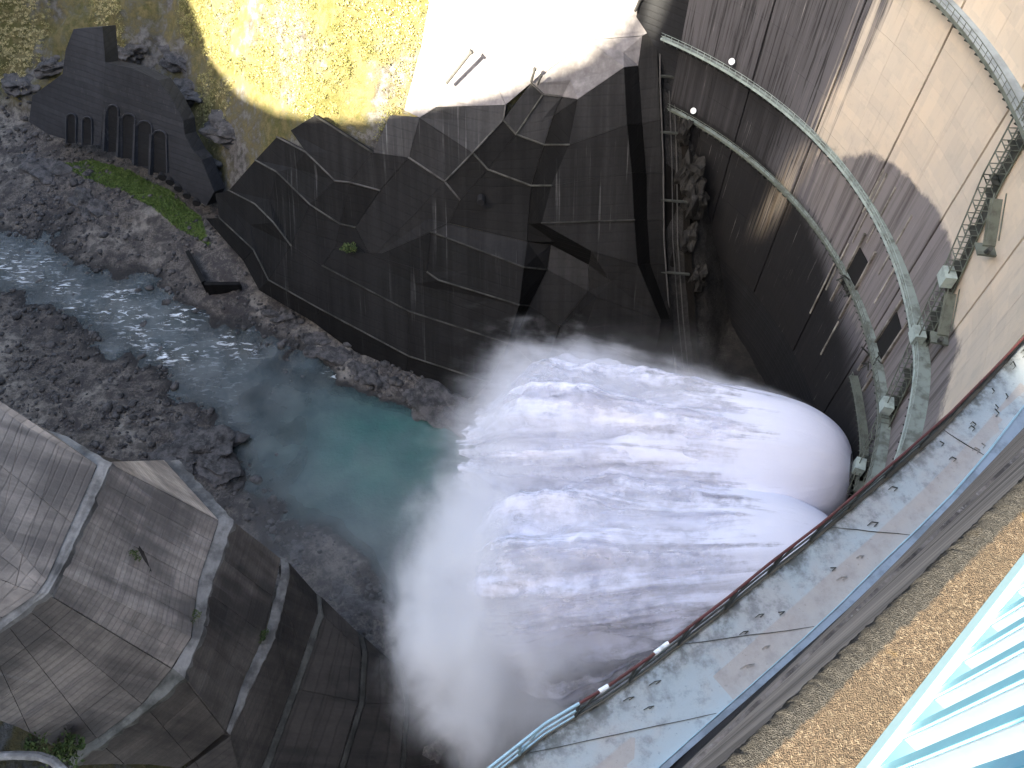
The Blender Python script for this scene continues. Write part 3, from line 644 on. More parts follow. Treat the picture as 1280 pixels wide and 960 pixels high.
# crest wall under the camera
g = G('weathered_crest_wall'); st = g.noise(1.0, 6, .7, vec=g.map((3.0, 3.0, .16))); st2 = g.noise(1.0, 5, .7, vec=g.map((9, 9, .3))); mid = g.noise(1.2, 5, .7)
c = g.mix(g.ramp(st, .36, .64), (.25, .215, .19), (.075, .064, .058)); c = g.mix(g.math('MULTIPLY', g.ramp(st2, .58, .7), .6), c, (.42, .38, .35)); c = g.mix(g.math('MULTIPLY', g.ramp(mid, .56, .7), .6), c, (.03, .027, .025))
g.bump(g.math('ADD', st2, mid), .03, .8); M['crest_wall'] = g.done(c, .85, .2)
for z0, z1, off in ((132.0, 137.96, 0.0), (138.0, 143.96, .02), (144.0, 148.34, -.005)):
    mb = MB(); secs = []
    for s in np.linspace(S0 - 10, S0 + 34, 60): secs.append([dam(s, off, z0), dam(s, off, z1), dam(s, -.34, z1), dam(s, -.34, z0)])
    mb.sweep(secs); mb.build('crest_wall_lift', M['crest_wall'], ad)

# ------------------------------------------------------------------ parapet coping and railing beside the camera
g = G('exposed_aggregate')
vo = N(g.t, 'ShaderNodeTexVoronoi'); vo.inputs['Scale'].default_value = 400; g.L(g.pos, vo.inputs['Vector'])
v2 = N(g.t, 'ShaderNodeTexVoronoi'); v2.inputs['Scale'].default_value = 210; g.L(g.pos, v2.inputs['Vector'])
sc_ = N(g.t, 'ShaderNodeSeparateColor'); g.L(vo.outputs['Color'], sc_.inputs[0])
sc2 = N(g.t, 'ShaderNodeSeparateColor'); g.L(v2.outputs['Color'], sc2.inputs[0])
c = g.mix(sc_.outputs[0], (.029, .021, .0155), (.088, .064, .045)); c = g.mix(g.math('MULTIPLY', g.ramp(sc2.outputs[1], .75, .95), .6), c, (.13, .105, .08)); c = g.mix(g.math('MULTIPLY', g.ramp(sc2.outputs[0], .0, .22, 1, 0), .6), c, (.014, .011, .009))
c = g.mix(g.math('MULTIPLY', g.ramp(g.noise(6, 4, .6), .5, .68), .35), c, (.045, .034, .025))
c = g.mix(g.math('MULTIPLY', g.ramp(g.noise(9, 3, .5), .66, .72), .5), c, (.13, .08, .02))
edge = g.attr('edge'); em = g.ramp(g.math('ADD', edge, g.math('MULTIPLY', g.math('SUBTRACT', g.noise(18, 4, .7), .5), .7)), .35, .6)
c = g.mix(g.math('MULTIPLY', em, .9), c, g.mix(sc_.outputs[0], (.006, .006, .006), (.04, .04, .04)))
g.bump(g.math('ADD', vo.outputs['Distance'], g.math('MULTIPLY', g.noise(90, 4, .7), .6)), .004, 1.0); M['aggregate'] = g.done(c, .9, .2)
ZC = H - 1.585
ss = np.concatenate([np.linspace(S0 - 5, S0 + .4, 120), np.linspace(S0 + .41, S0 + 2.4, 700), np.linspace(S0 + 2.42, S0 + 14, 260)])
prof = [(-.02, -.10, 1), (.002, -.075, 1), (.0, -.045, 1), (-.004, -.026, 1), (-.014, -.012, 1), (-.03, -.004, .8), (-.045, -.001, .4), (-.07, 0, 0), (-.2, 0, 0), (-.35, 0, 0), (-.6, 0, 0), (-1.1, 0, 0)]
cv, ca = [], []
for s in ss:
    for off, dz, e in prof:
        p = dam(s, off + .0, ZC + dz); k = nz(p.x * 45, p.y * 45, p.z * 45, 5) * (.0035 if e > .3 else .0015)
        d = dam(s, off + k * (1 if e > .3 else 0), ZC + dz + k * .6); cv.append(d); ca.append(e)
npf = len(prof)
cf = np.array([(i * npf + k, i * npf + k + 1, (i + 1) * npf + k + 1, (i + 1) * npf + k) for i in range(len(ss) - 1) for k in range(npf - 1)])
coping = grid_mesh('parapet_coping', np.array([tuple(p) for p in cv]), cf, M['aggregate'], {'edge': ca}, None, True)
tag(coping, 'sunlit brown exposed aggregate coping with a dark chipped outer edge', 'coping')

rl = empty('blue_railing', 'light blue metal railing with flat balusters in the lower right corner', 'railing')
bp = [P(1134, 930, 1.5), P(1175, 875, 1.5), P(1212, 827, 1.5), P(1245, 782, 1.5), P(1275, 745, 1.5)]
rd = (bp[-1] - bp[0]); rsp = rd.length / 4; rd.normalize(); rn = Vector((rd.y, -rd.x, 0))      # rn points inland
ctr = bp[0]
def rbox(name, s0, s1, n0, n1, z0, z1, parent=rl, bev=.003, mat_=None):
    bm = bmesh.new(); bmesh.ops.create_cube(bm, size=1.0)
    for v in bm.verts: v.co = Vector(((v.co.x + .5) * (s1 - s0) + s0, (v.co.y + .5) * (n1 - n0) + n0, (v.co.z + .5) * (z1 - z0) + z0))
    bmesh.ops.bevel(bm, geom=bm.edges[:], offset=bev, segments=2, affect='EDGES', profile=.5)
    for v in bm.verts: v.co = ctr + rd * v.co.x + rn * v.co.y + Vector((0, 0, v.co.z))
    me = bpy.data.meshes.new(name); bm.to_mesh(me); bm.free(); me.materials.append(mat_ or M['railing']); return link(bpy.data.objects.new(name, me), parent)
rbox('bottom_rail', -2.5, 4.0, -.026, .03, -.085, .006)
rbox('top_rail', -2.5, 4.0, -.045, .045, .98, 1.03)
M['railing_sunlit'] = plain('sunlit_side_tone', (.78, .85, .87), (.7, .78, .8), .35, 0, 20, .5); M['railing_shaded'] = plain('shaded_face_tone', (.12, .36, .47), (.16, .42, .52), .4, 0, 25, .5)  # sunlight painted as white baluster sides, shade as blue outward faces
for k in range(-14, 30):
    b_ = rbox('baluster', k * rsp - .001, k * rsp + .027, -.010, .034, -.02, .985, mat_=M['railing_sunlit'])
    rbox('shade_strip', k * rsp - .002, k * rsp + .028, -.014, -.009, -.015, .98, parent=b_, bev=.0015, mat_=M['railing_shaded'])  # added strip that carries the painted shade of the outward face
for k in (-6, 12): rbox('rail_foot', k * rsp + .04, k * rsp + .08, -.015, .02, -.15, -.04)

# ------------------------------------------------------------------ crest catwalk below the camera
ca_ = empty('crest_catwalk', 'blue grey concrete catwalk running diagonally under the crest wall', 'catwalk', 'catwalks on the dam face')
DA = 18.0
outer = [(634, 958), (683, 919), (753, 877), (805, 841), (857, 801), (899, 769), (945, 731), (1010, 681), (1050, 647), (1109, 597), (1164, 549), (1214, 498), (1260, 449), (1283, 421), (1340, 340)]
inner = [(818, 966), (826, 958), (880, 910), (940, 857), (1005, 799), (1050, 757), (1097, 710), (1145, 665), (1191, 619), (1235, 568), (1278, 512), (1300, 484), (1350, 415)]
def resamp(e, n):
    q = [P(u, v, DA) for u, v in e]; q.insert(0, q[0] * 2 - q[1] + (q[0] - q[1]) * 2); q[0].z = H - DA
    d = [0]
    for a, b in zip(q, q[1:]): d.append(d[-1] + (b - a).length)
    A = np.array([tuple(p) for p in q]); t = np.linspace(0, d[-1], n)
    return [Vector([np.interp(x, d, A[:, k]) for k in range(3)]) for x in t]
NA = 160; OE, IE = resamp(outer, NA), resamp(inner, NA)
v, at = [], []; na = 9
for i in range(NA):
    for k in range(na):
        t = k / (na - 1); p = OE[i].lerp(IE[i], t); p.z += .004 * nz(p.x * 2, p.y * 2) - .02 * math.sin(math.pi * t); v.append(p); at.append(t)
f = [(i * na + k, i * na + k + 1, (i + 1) * na + k + 1, (i + 1) * na + k) for i in range(NA - 1) for k in range(na - 1)]
b0 = len(v)
for i in range(NA): v += [OE[i] + Vector((0, 0, -.4)), IE[i] + Vector((0, 0, -.4))]; at += [0, 1]
for i in range(NA - 1):
    f.append((i * na, (i + 1) * na, b0 + 2 * (i + 1), b0 + 2 * i)); f.append((b0 + 2 * i, b0 + 2 * i + 2, b0 + 2 * i + 3, b0 + 2 * i + 1))
g = G('catwalk_blue_concrete'); ac = g.attr('across')
n1 = g.noise(.55, 6, .65); n2 = g.noise(2.6, 6, .7); n3 = g.noise(9, 5, .7)
c = g.mix(g.ramp(n1, .4, .62), (.37, .425, .445), (.40, .405, .40))
c = g.mix(g.math('MULTIPLY', g.ramp(g.math('ADD', n2, g.math('MULTIPLY', n1, .5)), .70, .98), .6), c, (.11, .115, .12))
outd = g.ramp(g.math('ADD', ac, g.math('MULTIPLY', n1, .7)), .72, .35); c = g.mix(g.math('MULTIPLY', g.math('MULTIPLY', outd, g.ramp(n2, .35, .6)), .9), c, (.085, .09, .082))
bv = N(g.t, 'ShaderNodeTexVoronoi', distance='CHEBYCHEV'); bv.inputs['Scale'].default_value = .75; bv.inputs['Randomness'].default_value = .5
mp = N(g.t, 'ShaderNodeMapping'); mp.inputs['Rotation'].default_value = (0, 0, R_(-37)); g.L(g.pos, mp.inputs[0]); g.L(mp.outputs[0], bv.inputs['Vector'])
sb = N(g.t, 'ShaderNodeSeparateColor'); g.L(bv.outputs['Color'], sb.inputs[0])
bf = g.math('MULTIPLY', g.ramp(ac, .56, .60), g.ramp(sb.outputs[0], .25, .4)); c = g.mix(g.math('MULTIPLY', bf, .75), c, g.mix(n2, (.44, .38, .33), (.31, .28, .26)))
c = g.mix(g.math('MULTIPLY', g.ramp(n3, .6, .75), .5), c, (.06, .065, .065))
g.bump(g.math('ADD', n2, g.math('MULTIPLY', n3, .5)), .03, .7); M['catwalk'] = g.done(c, .7, .35)
me_o = grid_mesh('deck_slab', np.array([tuple(p) for p in v]), np.array(f), M['catwalk'], {'across': at}, ca_, False)
# outer kerb, gutter along the wall, anchor plates in the slab
out_n = [(OE[i] - IE[i]).normalized() for i in range(NA)]
mb = MB(); mb.sweep([[OE[i] + out_n[i] * a + Vector((0, 0, z)) for a, z in ((.09, -.3), (.09, .03), (-.05, .035), (-.05, -.3))] for i in range(NA)]); mb.build('edge_kerb', M['ledge_dark'], ca_).color = (1.6, 1.45, 1.3, 1)
step = 5
for i in range(0, NA - step, step):
    mb = MB(); secs = []
    for j in range(i, i + step + 1):
        k = min(j, NA - 1); e = .035 if j == i + step else 0
        p = IE[k] + (IE[k - 1] - IE[k]) * e
        secs.append([p + out_n[k] * a + Vector((0, 0, z)) for a, z in ((.02, -.2), (.02, .12), (-.02, .13), (-.30, .11), (-.30, -.2))])
    mb.sweep(secs); mb.build('gutter_segment', M['gutter'] if 'gutter' in M else M.setdefault('gutter', plain('blue_grey_gutter', (.30, .37, .44), (.14, .17, .19), .5, 0, 2)), ca_)
mb = MB(); mb.sweep([[IE[i] + out_n[i] * a + Vector((0, 0, z)) for a, z in ((.06, -.1), (.06, .16), (.02, .16), (.02, -.1))] for i in range(NA)]); mb.build('gutter_lip', M['pale_blue_paint'], ca_)
for k in range(30):
    i = random.randrange(6, NA - 4); t = random.choice((.22, .38, .42, .55, .72, .8)) + random.uniform(-.04, .04)
    p = OE[i].lerp(IE[i], t); d = (OE[i + 1] - OE[i]).normalized(); mb = MB()
    r = random.uniform(.05, .08)
    for a, b in (((-1, -1), (1, -1)), ((1, -1), (1, 1)), ((1, 1), (-1, 1)))[:random.choice((2, 3, 3))]:
        A = p + d * a[0] * r + out_n[i] * a[1] * r; B = p + d * b[0] * r + out_n[i] * b[1] * r
        mb.bar(A + Vector((0, 0, .004)), B + Vector((0, 0, .004)), .014, .03)
    mb.build('anchor_plate', M['dark_steel'] if t < .6 else M['ledge_pale'], ca_)
for i in (22, 49, 80, 109, 141):
    mb = MB(); a = OE[i].lerp(IE[i], .03); b = OE[i].lerp(IE[i], .97); n_ = 6; last = a
    for k in range(1, n_ + 1):
        q = a.lerp(b, k / n_) + (OE[i + 1] - OE[i]) * random.uniform(-.12, .12); mb.bar(last + Vector((0, 0, -.006)), q + Vector((0, 0, -.008)), .011, .03); last = q
    mb.build('slab_joint', M['dark_steel'], ca_)
def oe(i): return OE[max(0, min(NA - 1, i))]
RH = 1.25; PST = list(range(4, NA - 2, 9)); seg_of = {}
for n_, i in enumerate(PST):
    u, v_ = proj(oe(i)); blue = u < 684
    base = oe(i) + out_n[i] * .06; mt = M['pale_blue_paint'] if blue else M['dark_steel']
    mb = MB(); mb.tube(base + Vector((0, 0, -.2)), base + Vector((0, 0, RH)), .035, 8); mb.tube(base + Vector((0, 0, .02)) - out_n[i] * .0, base + (oe(i + 3) - oe(i)) + Vector((0, 0, RH * .95)), .022, 6); mb.build('post', mt, ca_)
    if n_ + 1 < len(PST):
        j = PST[n_ + 1]
        for hz, r in ((RH, .032), (RH * .52, .024), (.12, .02)):
            mb = MB()
            for k in range(i, j): mb.tube(oe(k) + out_n[k] * .06 + Vector((0, 0, hz)), oe(k + 1) + out_n[k + 1] * .06 + Vector((0, 0, hz)), r, 8)
            mb.build('handrail', M['pale_blue_paint'] if blue else (M['red_paint'] if hz > 1 else M['dark_steel']), ca_)
for u, r in ((747, .05), (820, .05), (822, .05)):
    i = min(range(NA), key=lambda k: abs(proj(OE[k] + out_n[k] * .06 + Vector((0, 0, RH)))[0] - u)); a = oe(i) + out_n[i] * .06 + Vector((0, 0, RH)); b = oe(i + 1) + out_n[i + 1] * .06 + Vector((0, 0, RH))
    mb = MB(); mb.tube(a, a.lerp(b, 1.4), r, 8); mb.build('rail_sleeve', M['white_paint'], ca_)

# ------------------------------------------------------------------ catwalks round the dam face
def face_walk(label, D, s0, s1, wd, m, railm, rail_h=1.1, br=3.0, up=0):
    e = empty('catwalk', label, 'catwalk', 'catwalks on the dam face'); z = H - D; n = int((s1 - s0) / 1.0)
    st_ = np.linspace(s0, s1, n)
    mb = MB(); mb.sweep([[dam(s, .02, z), dam(s, wd(s), z), dam(s, wd(s), z - .3), dam(s, .02, z - .3)] for s in st_]); mb.build('deck', m, e)
    for hz, r in ((rail_h, .07), (rail_h * .5, .045)):
        mb = MB()
        for a, b in zip(st_, st_[1:]): mb.bar(dam(a, wd(a), z + hz), dam(b, wd(b), z + hz), r, r)
        mb.build('handrail', railm, e)
    pst, brk = MB(), MB(); s = s0
    while s < s1:
        pst.bar(dam(s, wd(s), z), dam(s, wd(s), z + rail_h), .07, .07)
        brk.bar(dam(s, .02, z - 1.5), dam(s, wd(s) + .25, z - .35), .16, .2); s += br / 2
    tag(pst.build('posts', railm, e), kind='stuff'); tag(brk.build('brackets', M['dark_steel'], e), kind='stuff')
    mb = MB(); mb.sweep([[dam(s, wd(s), z - .32), dam(s, wd(s) + .12, z - .32), dam(s, wd(s) + .12, z + .12), dam(s, wd(s), z + .12)] for s in st_]); mb.build('toe_beam', railm, e)
    return e
face_walk('highest of the curved catwalks, blue grey, crossing the pale dam face at upper right', 58, s_of_phi(66), s_of_phi(146), lambda s: 2.3, M['blue_deck'], M['mesh_steel'])
SA, SB = s_px(1150, 600, 90), s_of_phi(142.5); S3A = s_px(1075, 640, 104)
face_walk('long pale green catwalk in the middle, with a white floodlight near its far end', 90, SA, SB, lambda s: 1.0 + 1.2 * (1 - sm(SA + 10, SA + 65, s)), M['green_deck'], M['green_steel'])
face_walk('lowest curved green catwalk, running through the blackened part of the dam', 104, S3A, s_of_phi(139.5), lambda s: .9 + 1.0 * (1 - sm(S3A + 10, S3A + 60, s)), M['green_deck'], M['mesh_steel'])
c4 = face_walk('short rusty green platform at the lower right beside the jet mouth', 113, s_px(1085, 620, 113), s_px(1066, 470, 113), lambda s: 1.3, M['mesh_steel'], M['mesh_steel'], br=2)

# caged stair down the face
stt = empty('caged_stair', 'long caged steel stair slanting down the dam face between catwalks', 'stair')
SP = [(1285, 118, 55.5), (1243, 225, 66.5), (1192, 345, 79.5), (1160, 418, 89), (1122, 502, 100.5), (1085, 578, 111), (1066, 612, 115)]
pts = []
for u, v_, d in SP:
    q = P(u, v_, d); s = s_at(q.x, q.y); pts.append((s, H - d))
for si, (a, b) in enumerate(zip(pts, pts[1:])):
    n = max(2, int(abs(a[1] - b[1]) / 1.5)); wdv = 1.9
    pos = [(a[0] + (b[0] - a[0]) * k / n, a[1] + (b[1] - a[1]) * k / n) for k in range(n + 1)]
    for off in (.3, 1.9):
        for sgn in (-1, 1):
            mb = MB()
            for p, q in zip(pos, pos[1:]): mb.bar(dam(p[0] + sgn * wdv / 2, off, p[1]), dam(q[0] + sgn * wdv / 2, off, q[1]), .14, .14)
            mb.build('stringer', M['mesh_steel'], stt)
    for k, p in enumerate(pos):
        mb = MB()
        for off in (.3, 1.9): mb.bar(dam(p[0] - wdv / 2, off, p[1]), dam(p[0] + wdv / 2, off, p[1]), .10, .10)
        for sgn in (-1, 0, 1): mb.bar(dam(p[0] + sgn * wdv / 2, .3, p[1]), dam(p[0] + sgn * wdv / 2, 1.9, p[1]), .09, .09)
        mb.build('hoop', M['mesh_steel'], stt)
        if k % 3 == 1:
            mb = MB(); c = [dam(p[0] + x, o_, p[1] + dz) for dz in (-.08, .0) for x, o_ in ((-.9, .25), (.9, .25), (.9, 1.2), (-.9, 1.2))]; mb.hexa(c); mb.build('landing', M['dark_steel'], stt)
    mb = MB()
    for p, q in zip(pos, pos[1:]): mb.hexa([dam(p[0] - .85, .12, p[1]), dam(p[0] + .85, .12, p[1]), dam(q[0] + .85, .12, q[1]), dam(q[0] - .85, .12, q[1]), dam(p[0] - .85, .22, p[1]), dam(p[0] + .85, .22, p[1]), dam(q[0] + .85, .22, q[1]), dam(q[0] - .85, .22, q[1])])
    mb.build('tread_run', M['dark_steel'], stt)
for u, v_, d in ((1195, 352, 80), (1160, 424, 90), (1118, 512, 102), (1083, 590, 112.5)):
    q = P(u, v_, d); s = s_at(q.x, q.y); z = H - d; mb = MB()
    mb.hexa([dam(s + a, o_, z + c) for c in (-.2, 1.7) for a, o_ in ((-1.1, .9), (1.1, .9), (1.1, 2.4), (-1.1, 2.4))]); mb.build('stair_head', M['green_steel'], stt)
for n_, (u, v_, d, lab) in enumerate(((1236, 232, 66.5, 'upper grey bracket platform jutting right of the caged stair'), (1186, 352, 80, 'lower grey bracket platform jutting right of the caged stair'))):
    q = P(u, v_, d); s = s_at(q.x, q.y) - 1.5; z = H - d
    e = empty('bracket_platform', lab, 'platform', 'bracket platforms beside the stair')
    mb = MB(); mb.hexa([dam(s - a, o_, zz) for zz in (0, .25) for a, o_, zz in ((0, .02, z - 1 + zz), (0, 1.5, z - 1 + zz), (4.2, 1.5, z - 4.6 + zz), (4.2, .02, z - 4.6 + zz))]); mb.build('ramp_deck', M['mesh_steel'], e).color = (1, 1, 1, 1)
    mb = MB(); mb.hexa([dam(s - a, o_, z - 4.9 + zz) for zz in (0, .3) for a, o_ in ((3.6, .02), (3.6, 2.2), (5.6, 2.2), (5.6, .02))]); mb.build('landing', M['mesh_steel'], e)
    for o_ in (.1, 1.5):
        mb = MB(); mb.bar(dam(s, o_, z + .2), dam(s - 4.2, o_, z - 3.5), .12, .12); mb.build('handrail', M['mesh_steel'], e)
    mb = MB(); mb.tube(dam(s - 5.2, 1.2, z - 4.6), dam(s - 6.2, 1.6, z - 3.0), .3, 8); mb.build('lamp', M['dark_steel'], e)
for u, v_, D, off, lab in ((911, 79, 87.8, .9, 'white round floodlight over the middle catwalk'), (867, 138, 101.6, .9, 'white round floodlight over the lowest catwalk near the gully')):
    q = P(u, v_, D); s = s_at(q.x, q.y); p = dam(s, off, H - D); e = empty('floodlight', lab, 'floodlight', 'round floodlights on the dam face')
    nrm = (Vector((0, 0, H)) - p).normalized(); mb = MB(); mb.tube(p - nrm * .5, p, .3, 14, .6); mb.tube(p, p + nrm * .12, .6, 14, .55); mb.build('lamp_dish', M['white_paint'], e)
    mb = MB(); mb.bar(p - nrm * .4, dam(s, .0, H - D - 1.2), .12, .12); mb.build('bracket', M['dark_steel'], e)
# gate slots: dark recesses with pale guide rails
for (u0, v0, d0, u1, v1, d1, lab) in ((1100, 318, 98, 1072, 372, 107, 'dark gate slot with rusty gear below the middle catwalk'), (1134, 402, 96, 1108, 462, 107, 'second dark gate slot, between the stair and lowest catwalk')):
    a = P(u0, v0, d0); b = P(u1, v1, d1); s = s_at(a.x, a.y); z0, z1 = H - d1, H - d0
    e = empty('gate_slot', lab, 'gate slot', 'gate slots in the dam face')
    mb = MB(); mb.hexa([dam(s + x, o_, z) for z in (z0, z1) for x, o_ in ((-1.9, .05), (1.9, .05), (1.9, .16), (-1.9, .16))]); mb.build('opening', M['black'], e)
    for x in (-2.1, 2.1):
        mb = MB(); mb.bar(dam(s + x, .25, z0 - 5), dam(s + x, .25, z1 + 3), .35, .4); mb.build('guide_rail', M['ledge_pale'], e).color = (.8, .78, .75, 1)
    mb = MB()
    for k in range(14):
        p = dam(s + random.uniform(-1.6, 1.6), random.uniform(.3, 1.2), z0 + random.uniform(0, 3.5)); mb.bar(p, p + Vector((random.uniform(-1, 1), random.uniform(-1, 1), random.uniform(-.6, 1))) * 1.4, .2, .2)
    tag(mb.build('gear', M['dark_steel'], e), kind='stuff')
# long pale strips (old formwork battens) down the wet face
ba = empty('water_stop_battens', 'pale vertical battens on the grey wet part of the dam', 'battens')
for u, v_, D, ln in ((1116, 215, 84, 15), (1141, 232, 84, 12), (1166, 268, 84, 13), (1078, 215, 84, 9), (1094, 300, 100, 12), (1040, 330, 106, 14), (1165, 330, 92, 9), (1065, 400, 113, 10), (1128, 432, 101, 9)):
    q = P(u, v_, D); s = s_at(q.x, q.y); mb = MB(); mb.bar(dam(s, .06, H - D), dam(s, .06, H - D - ln), .32, .18); mb.build('batten', M['ledge_pale'], ba).color = (1.1, 1.08, 1.02, 1)

# ------------------------------------------------------------------ river bed things
tr = empty('angled_training_wall', 'dark angled concrete prow wall standing on the gravel bank', 'wall')
def wallseg(a, b, hgt, th):
    a = P(*a, 148.5); b = P(*b, 148.5); d = (b - a).normalized(); n = Vector((d.y, -d.x, 0)) * th / 2; mb = MB()
    mb.hexa([a - n + Vector((0, 0, -2)), b - n + Vector((0, 0, -2)), b + n + Vector((0, 0, -2)), a + n + Vector((0, 0, -2)), a - n + Vector((0, 0, hgt * .6)), b - n + Vector((0, 0, hgt)), b + n + Vector((0, 0, hgt)), a + n + Vector((0, 0, hgt * .6))])
    o = mb.build('wall_leaf', M['terrace'], tr); o.color = (.6, .6, .6, 1)
wallseg((238, 322), (261, 366), 4.2, 1.0); wallseg((303, 362), (262, 368), 4.0, 1.0)
BL = [(250, 556, 7.5, 'broad dark rock ledge jutting into the shallow water'), (232, 545, 5.0, 'flat slab of rock on the left of the broad ledge'), (205, 575, 5.5, 'low dark rock behind the pale ledge of the wing wall'), (385, 712, 2.6, 'wet black boulder at the foot of the wing wall, upper'), (415, 735, 3.0, 'wet black boulder at the foot of the wing wall, middle'), (372, 690, 2.0, 'small rock by the pool above the wing wall'), (450, 765, 3.2, 'wet black boulder at the foot of the wing wall, lower'),
      (327, 636, 1.3, 'single small rock standing in the misty water'), (562, 512, 6.0, 'striated rock slab at the foot of the terraces'), (535, 507, 4.5, 'dark rock beside the striated slab'), (590, 520, 4.0, 'rock where the terraces meet the jet'), (440, 452, 4.5, 'tilted dark slab below the terrace base'), (395, 428, 4.2, 'bedded rock below the terrace base, left of the tilted slab'), (350, 395, 3.6, 'dark rock by the bend of the terrace base'), (470, 470, 3.6, 'low wet rock at the edge of the turquoise pool'),
      (105, 250, 4.2, 'dark rounded rock on the gravel under the green bank'), (60, 215, 4.8, 'pale rock hump left of the green bank'), (35, 200, 4.0, 'pale rock at the left edge above the river'), (130, 260, 2.8, 'small dark rock below the green bank'), (22, 100, 5.0, 'grey crag beside the arcaded wall'), (150, 60, 5.2, 'white streaked crag above the arcaded wall'), (70, 75, 5.0, 'white grey crag left of the arcaded wall'), (240, 110, 5.0, 'rock outcrop on the shaded slope'), (285, 160, 5.0, 'grey rock outcrop above the left terraces'), (265, 200, 4.0, 'dark rock above the terrace corner'), (225, 70, 4.6, 'rough rock near the edge of the sunlight')]
for i, (u, v_, r, lab) in enumerate(BL):
    p = on_ground(u, v_); me = rock_mesh('boulder', r, i * 2.7 + 3, (1.25, .8, .36 if v_ > 400 or i < 3 else .42), 4, .6); me.materials.append(M['rock'])
    o = link(bpy.data.objects.new('boulder', me)); o.location = p - Vector((0, 0, r * (.12 if v_ > 400 else .2))); o.rotation_euler = (random.uniform(-.2, .2), random.uniform(-.2, .2), R_(-28) + random.uniform(-.4, .4))
    tag(o, lab, 'rock', 'large rocks on the gorge floor and slope')
def ico(sub=1):
    bm = bmesh.new(); bmesh.ops.create_icosphere(bm, subdivisions=sub, radius=1); bm.verts.ensure_lookup_table()
    v = np.array([tuple(x.co) for x in bm.verts]); f = np.array([[q.index for q in fc.verts] for fc in bm.faces]); bm.free(); return v, f
def gzv(X, Y):
    i = np.clip(np.searchsorted(xs, X) - 1, 0, nx - 2); j = np.clip(np.searchsorted(ys, Y) - 1, 0, ny - 2)
    a = (X - xs[i]) / (xs[i + 1] - xs[i]); b = (Y - ys[j]) / (ys[j + 1] - ys[j])
    return (GZ[j, i] * (1 - a) + GZ[j, i + 1] * a) * (1 - b) + (GZ[j + 1, i] * (1 - a) + GZ[j + 1, i + 1] * a) * b
def projv(X, Y, Z):
    z = Z - H; f_ = Y * CT - z * ST; up = Y * ST + z * CT
    return 640 + FPX * X / f_, 480 - FPX * up / f_
# loose stones: one mass
iv, if_ = ico(1)
n = 26000; X = RNG.uniform(-190, 15, n); Y = RNG.uniform(40, 215, n); Z = gzv(X, Y); sdv = sdist(X, Y, WATER); U, Vv = projv(X, Y, Z)
cl_ = np.array([nz(x * .09, y * .09, 3.3, 3) for x, y in zip(X, Y)])
ok = (Z < 8) & (sdv > -9) & (sdv < 40) & (U > -30) & (U < 640) & (Vv < 800) & (cl_ + RNG.uniform(-.35, .35, n) > -.12) & ~((sdv < -2) & (RNG.random(n) < .72)) & ~((sdv < 0) & (X > -45))
X, Y, Z, sdv = X[ok][:7000], Y[ok][:7000], Z[ok][:7000], sdv[ok][:7000]; n = len(X)
sz = np.clip(RNG.lognormal(-1.05, .55, n), .16, 1.5); rv = []
base = [iv * (1 + .35 * np.array([nz(*(p * 1.4 + k * 5), 3) for p in iv]))[:, None] * np.array([1, RNG.uniform(.6, .95), RNG.uniform(.45, .75)]) for k in range(12)]
for k in range(n):
    a = RNG.uniform(0, 6.28); c, s = math.cos(a), math.sin(a); b = base[k % 12]
    rv.append(np.stack([(b[:, 0] * c - b[:, 1] * s) * sz[k] + X[k], (b[:, 0] * s + b[:, 1] * c) * sz[k] + Y[k], b[:, 2] * sz[k] + max(Z[k], -.35) + .1 * sz[k]], -1))
rf = (if_[None] + (np.arange(n) * len(iv))[:, None, None]).reshape(-1, 3)
st_o = grid_mesh('river_stones', np.concatenate(rv), rf, M['rock'], {}, None, False); tag(st_o, 'loose stones and cobbles strewn over the river bed', 'stones', kind='stuff')

# ------------------------------------------------------------------ vegetation
def leaf_mat(name, a, b, c):
    g = G(name); t = g.attr('tone'); col = g.mix(g.ramp(t, 0, .5), a, b); col = g.mix(g.ramp(t, .55, 1), col, c)
    m = g.done(col, .6, .25); g.b.inputs['Subsurface Weight'].default_value = 0
    return m
M['scrub'] = leaf_mat('hillside_scrub', (.11, .115, .035), (.24, .22, .09), (.42, .36, .19))
M['grass'] = leaf_mat('bank_grass', (.05, .085, .02), (.075, .12, .028), (.10, .13, .04))
M['bush'] = leaf_mat('bush_leaves', (.03, .05, .012), (.05, .075, .02), (.075, .09, .03))
def leaves(name, C, rad, per, ls, m, parent=None, flat=.7, tone=None):
    n = len(C); D = RNG.normal(size=(n, per, 3)); D /= np.linalg.norm(D, axis=-1, keepdims=True); D *= RNG.random((n, per, 1)) ** .4
    D[..., 2] = np.abs(D[..., 2]) * flat; pos = (C[:, None] + D * rad[:, None, None]).reshape(-1, 3); k = len(pos)
    a = RNG.normal(size=(k, 3)); a /= np.linalg.norm(a, axis=1, keepdims=True); b = np.cross(a, RNG.normal(size=(k, 3))); b /= np.linalg.norm(b, axis=1, keepdims=True)
    s = (ls * RNG.uniform(.6, 1.4, k))[:, None]
    v = np.stack([pos - a * s, pos + b * s * .5, pos + a * s, pos - b * s * .5], 1).reshape(-1, 3)
    tn = np.clip((RNG.random(n) if tone is None else tone)[:, None] + RNG.uniform(-.25, .25, (n, per)), 0, 1).reshape(-1)
    return grid_mesh(name, v, np.arange(4 * k).reshape(-1, 4), m, {'tone': np.repeat(tn, 4)}, parent, False)
n = 90000; X = RNG.uniform(-230, 60, n); Y = RNG.uniform(110, 330, n); Z = gzv(X, Y); U, Vv = projv(X, Y, Z)
patch = np.array([nz(x * .055, y * .055, 7.7, 4) for x, y in zip(X, Y)])
sunny = (U > 225) & (U < 505 + (135 - Vv) * .33) & (Vv > -80) & (Vv < 195) & (Vv < 150 + (U - 390) * .62) & (Vv < 100 + np.maximum(0, (U - 225)) * .42)
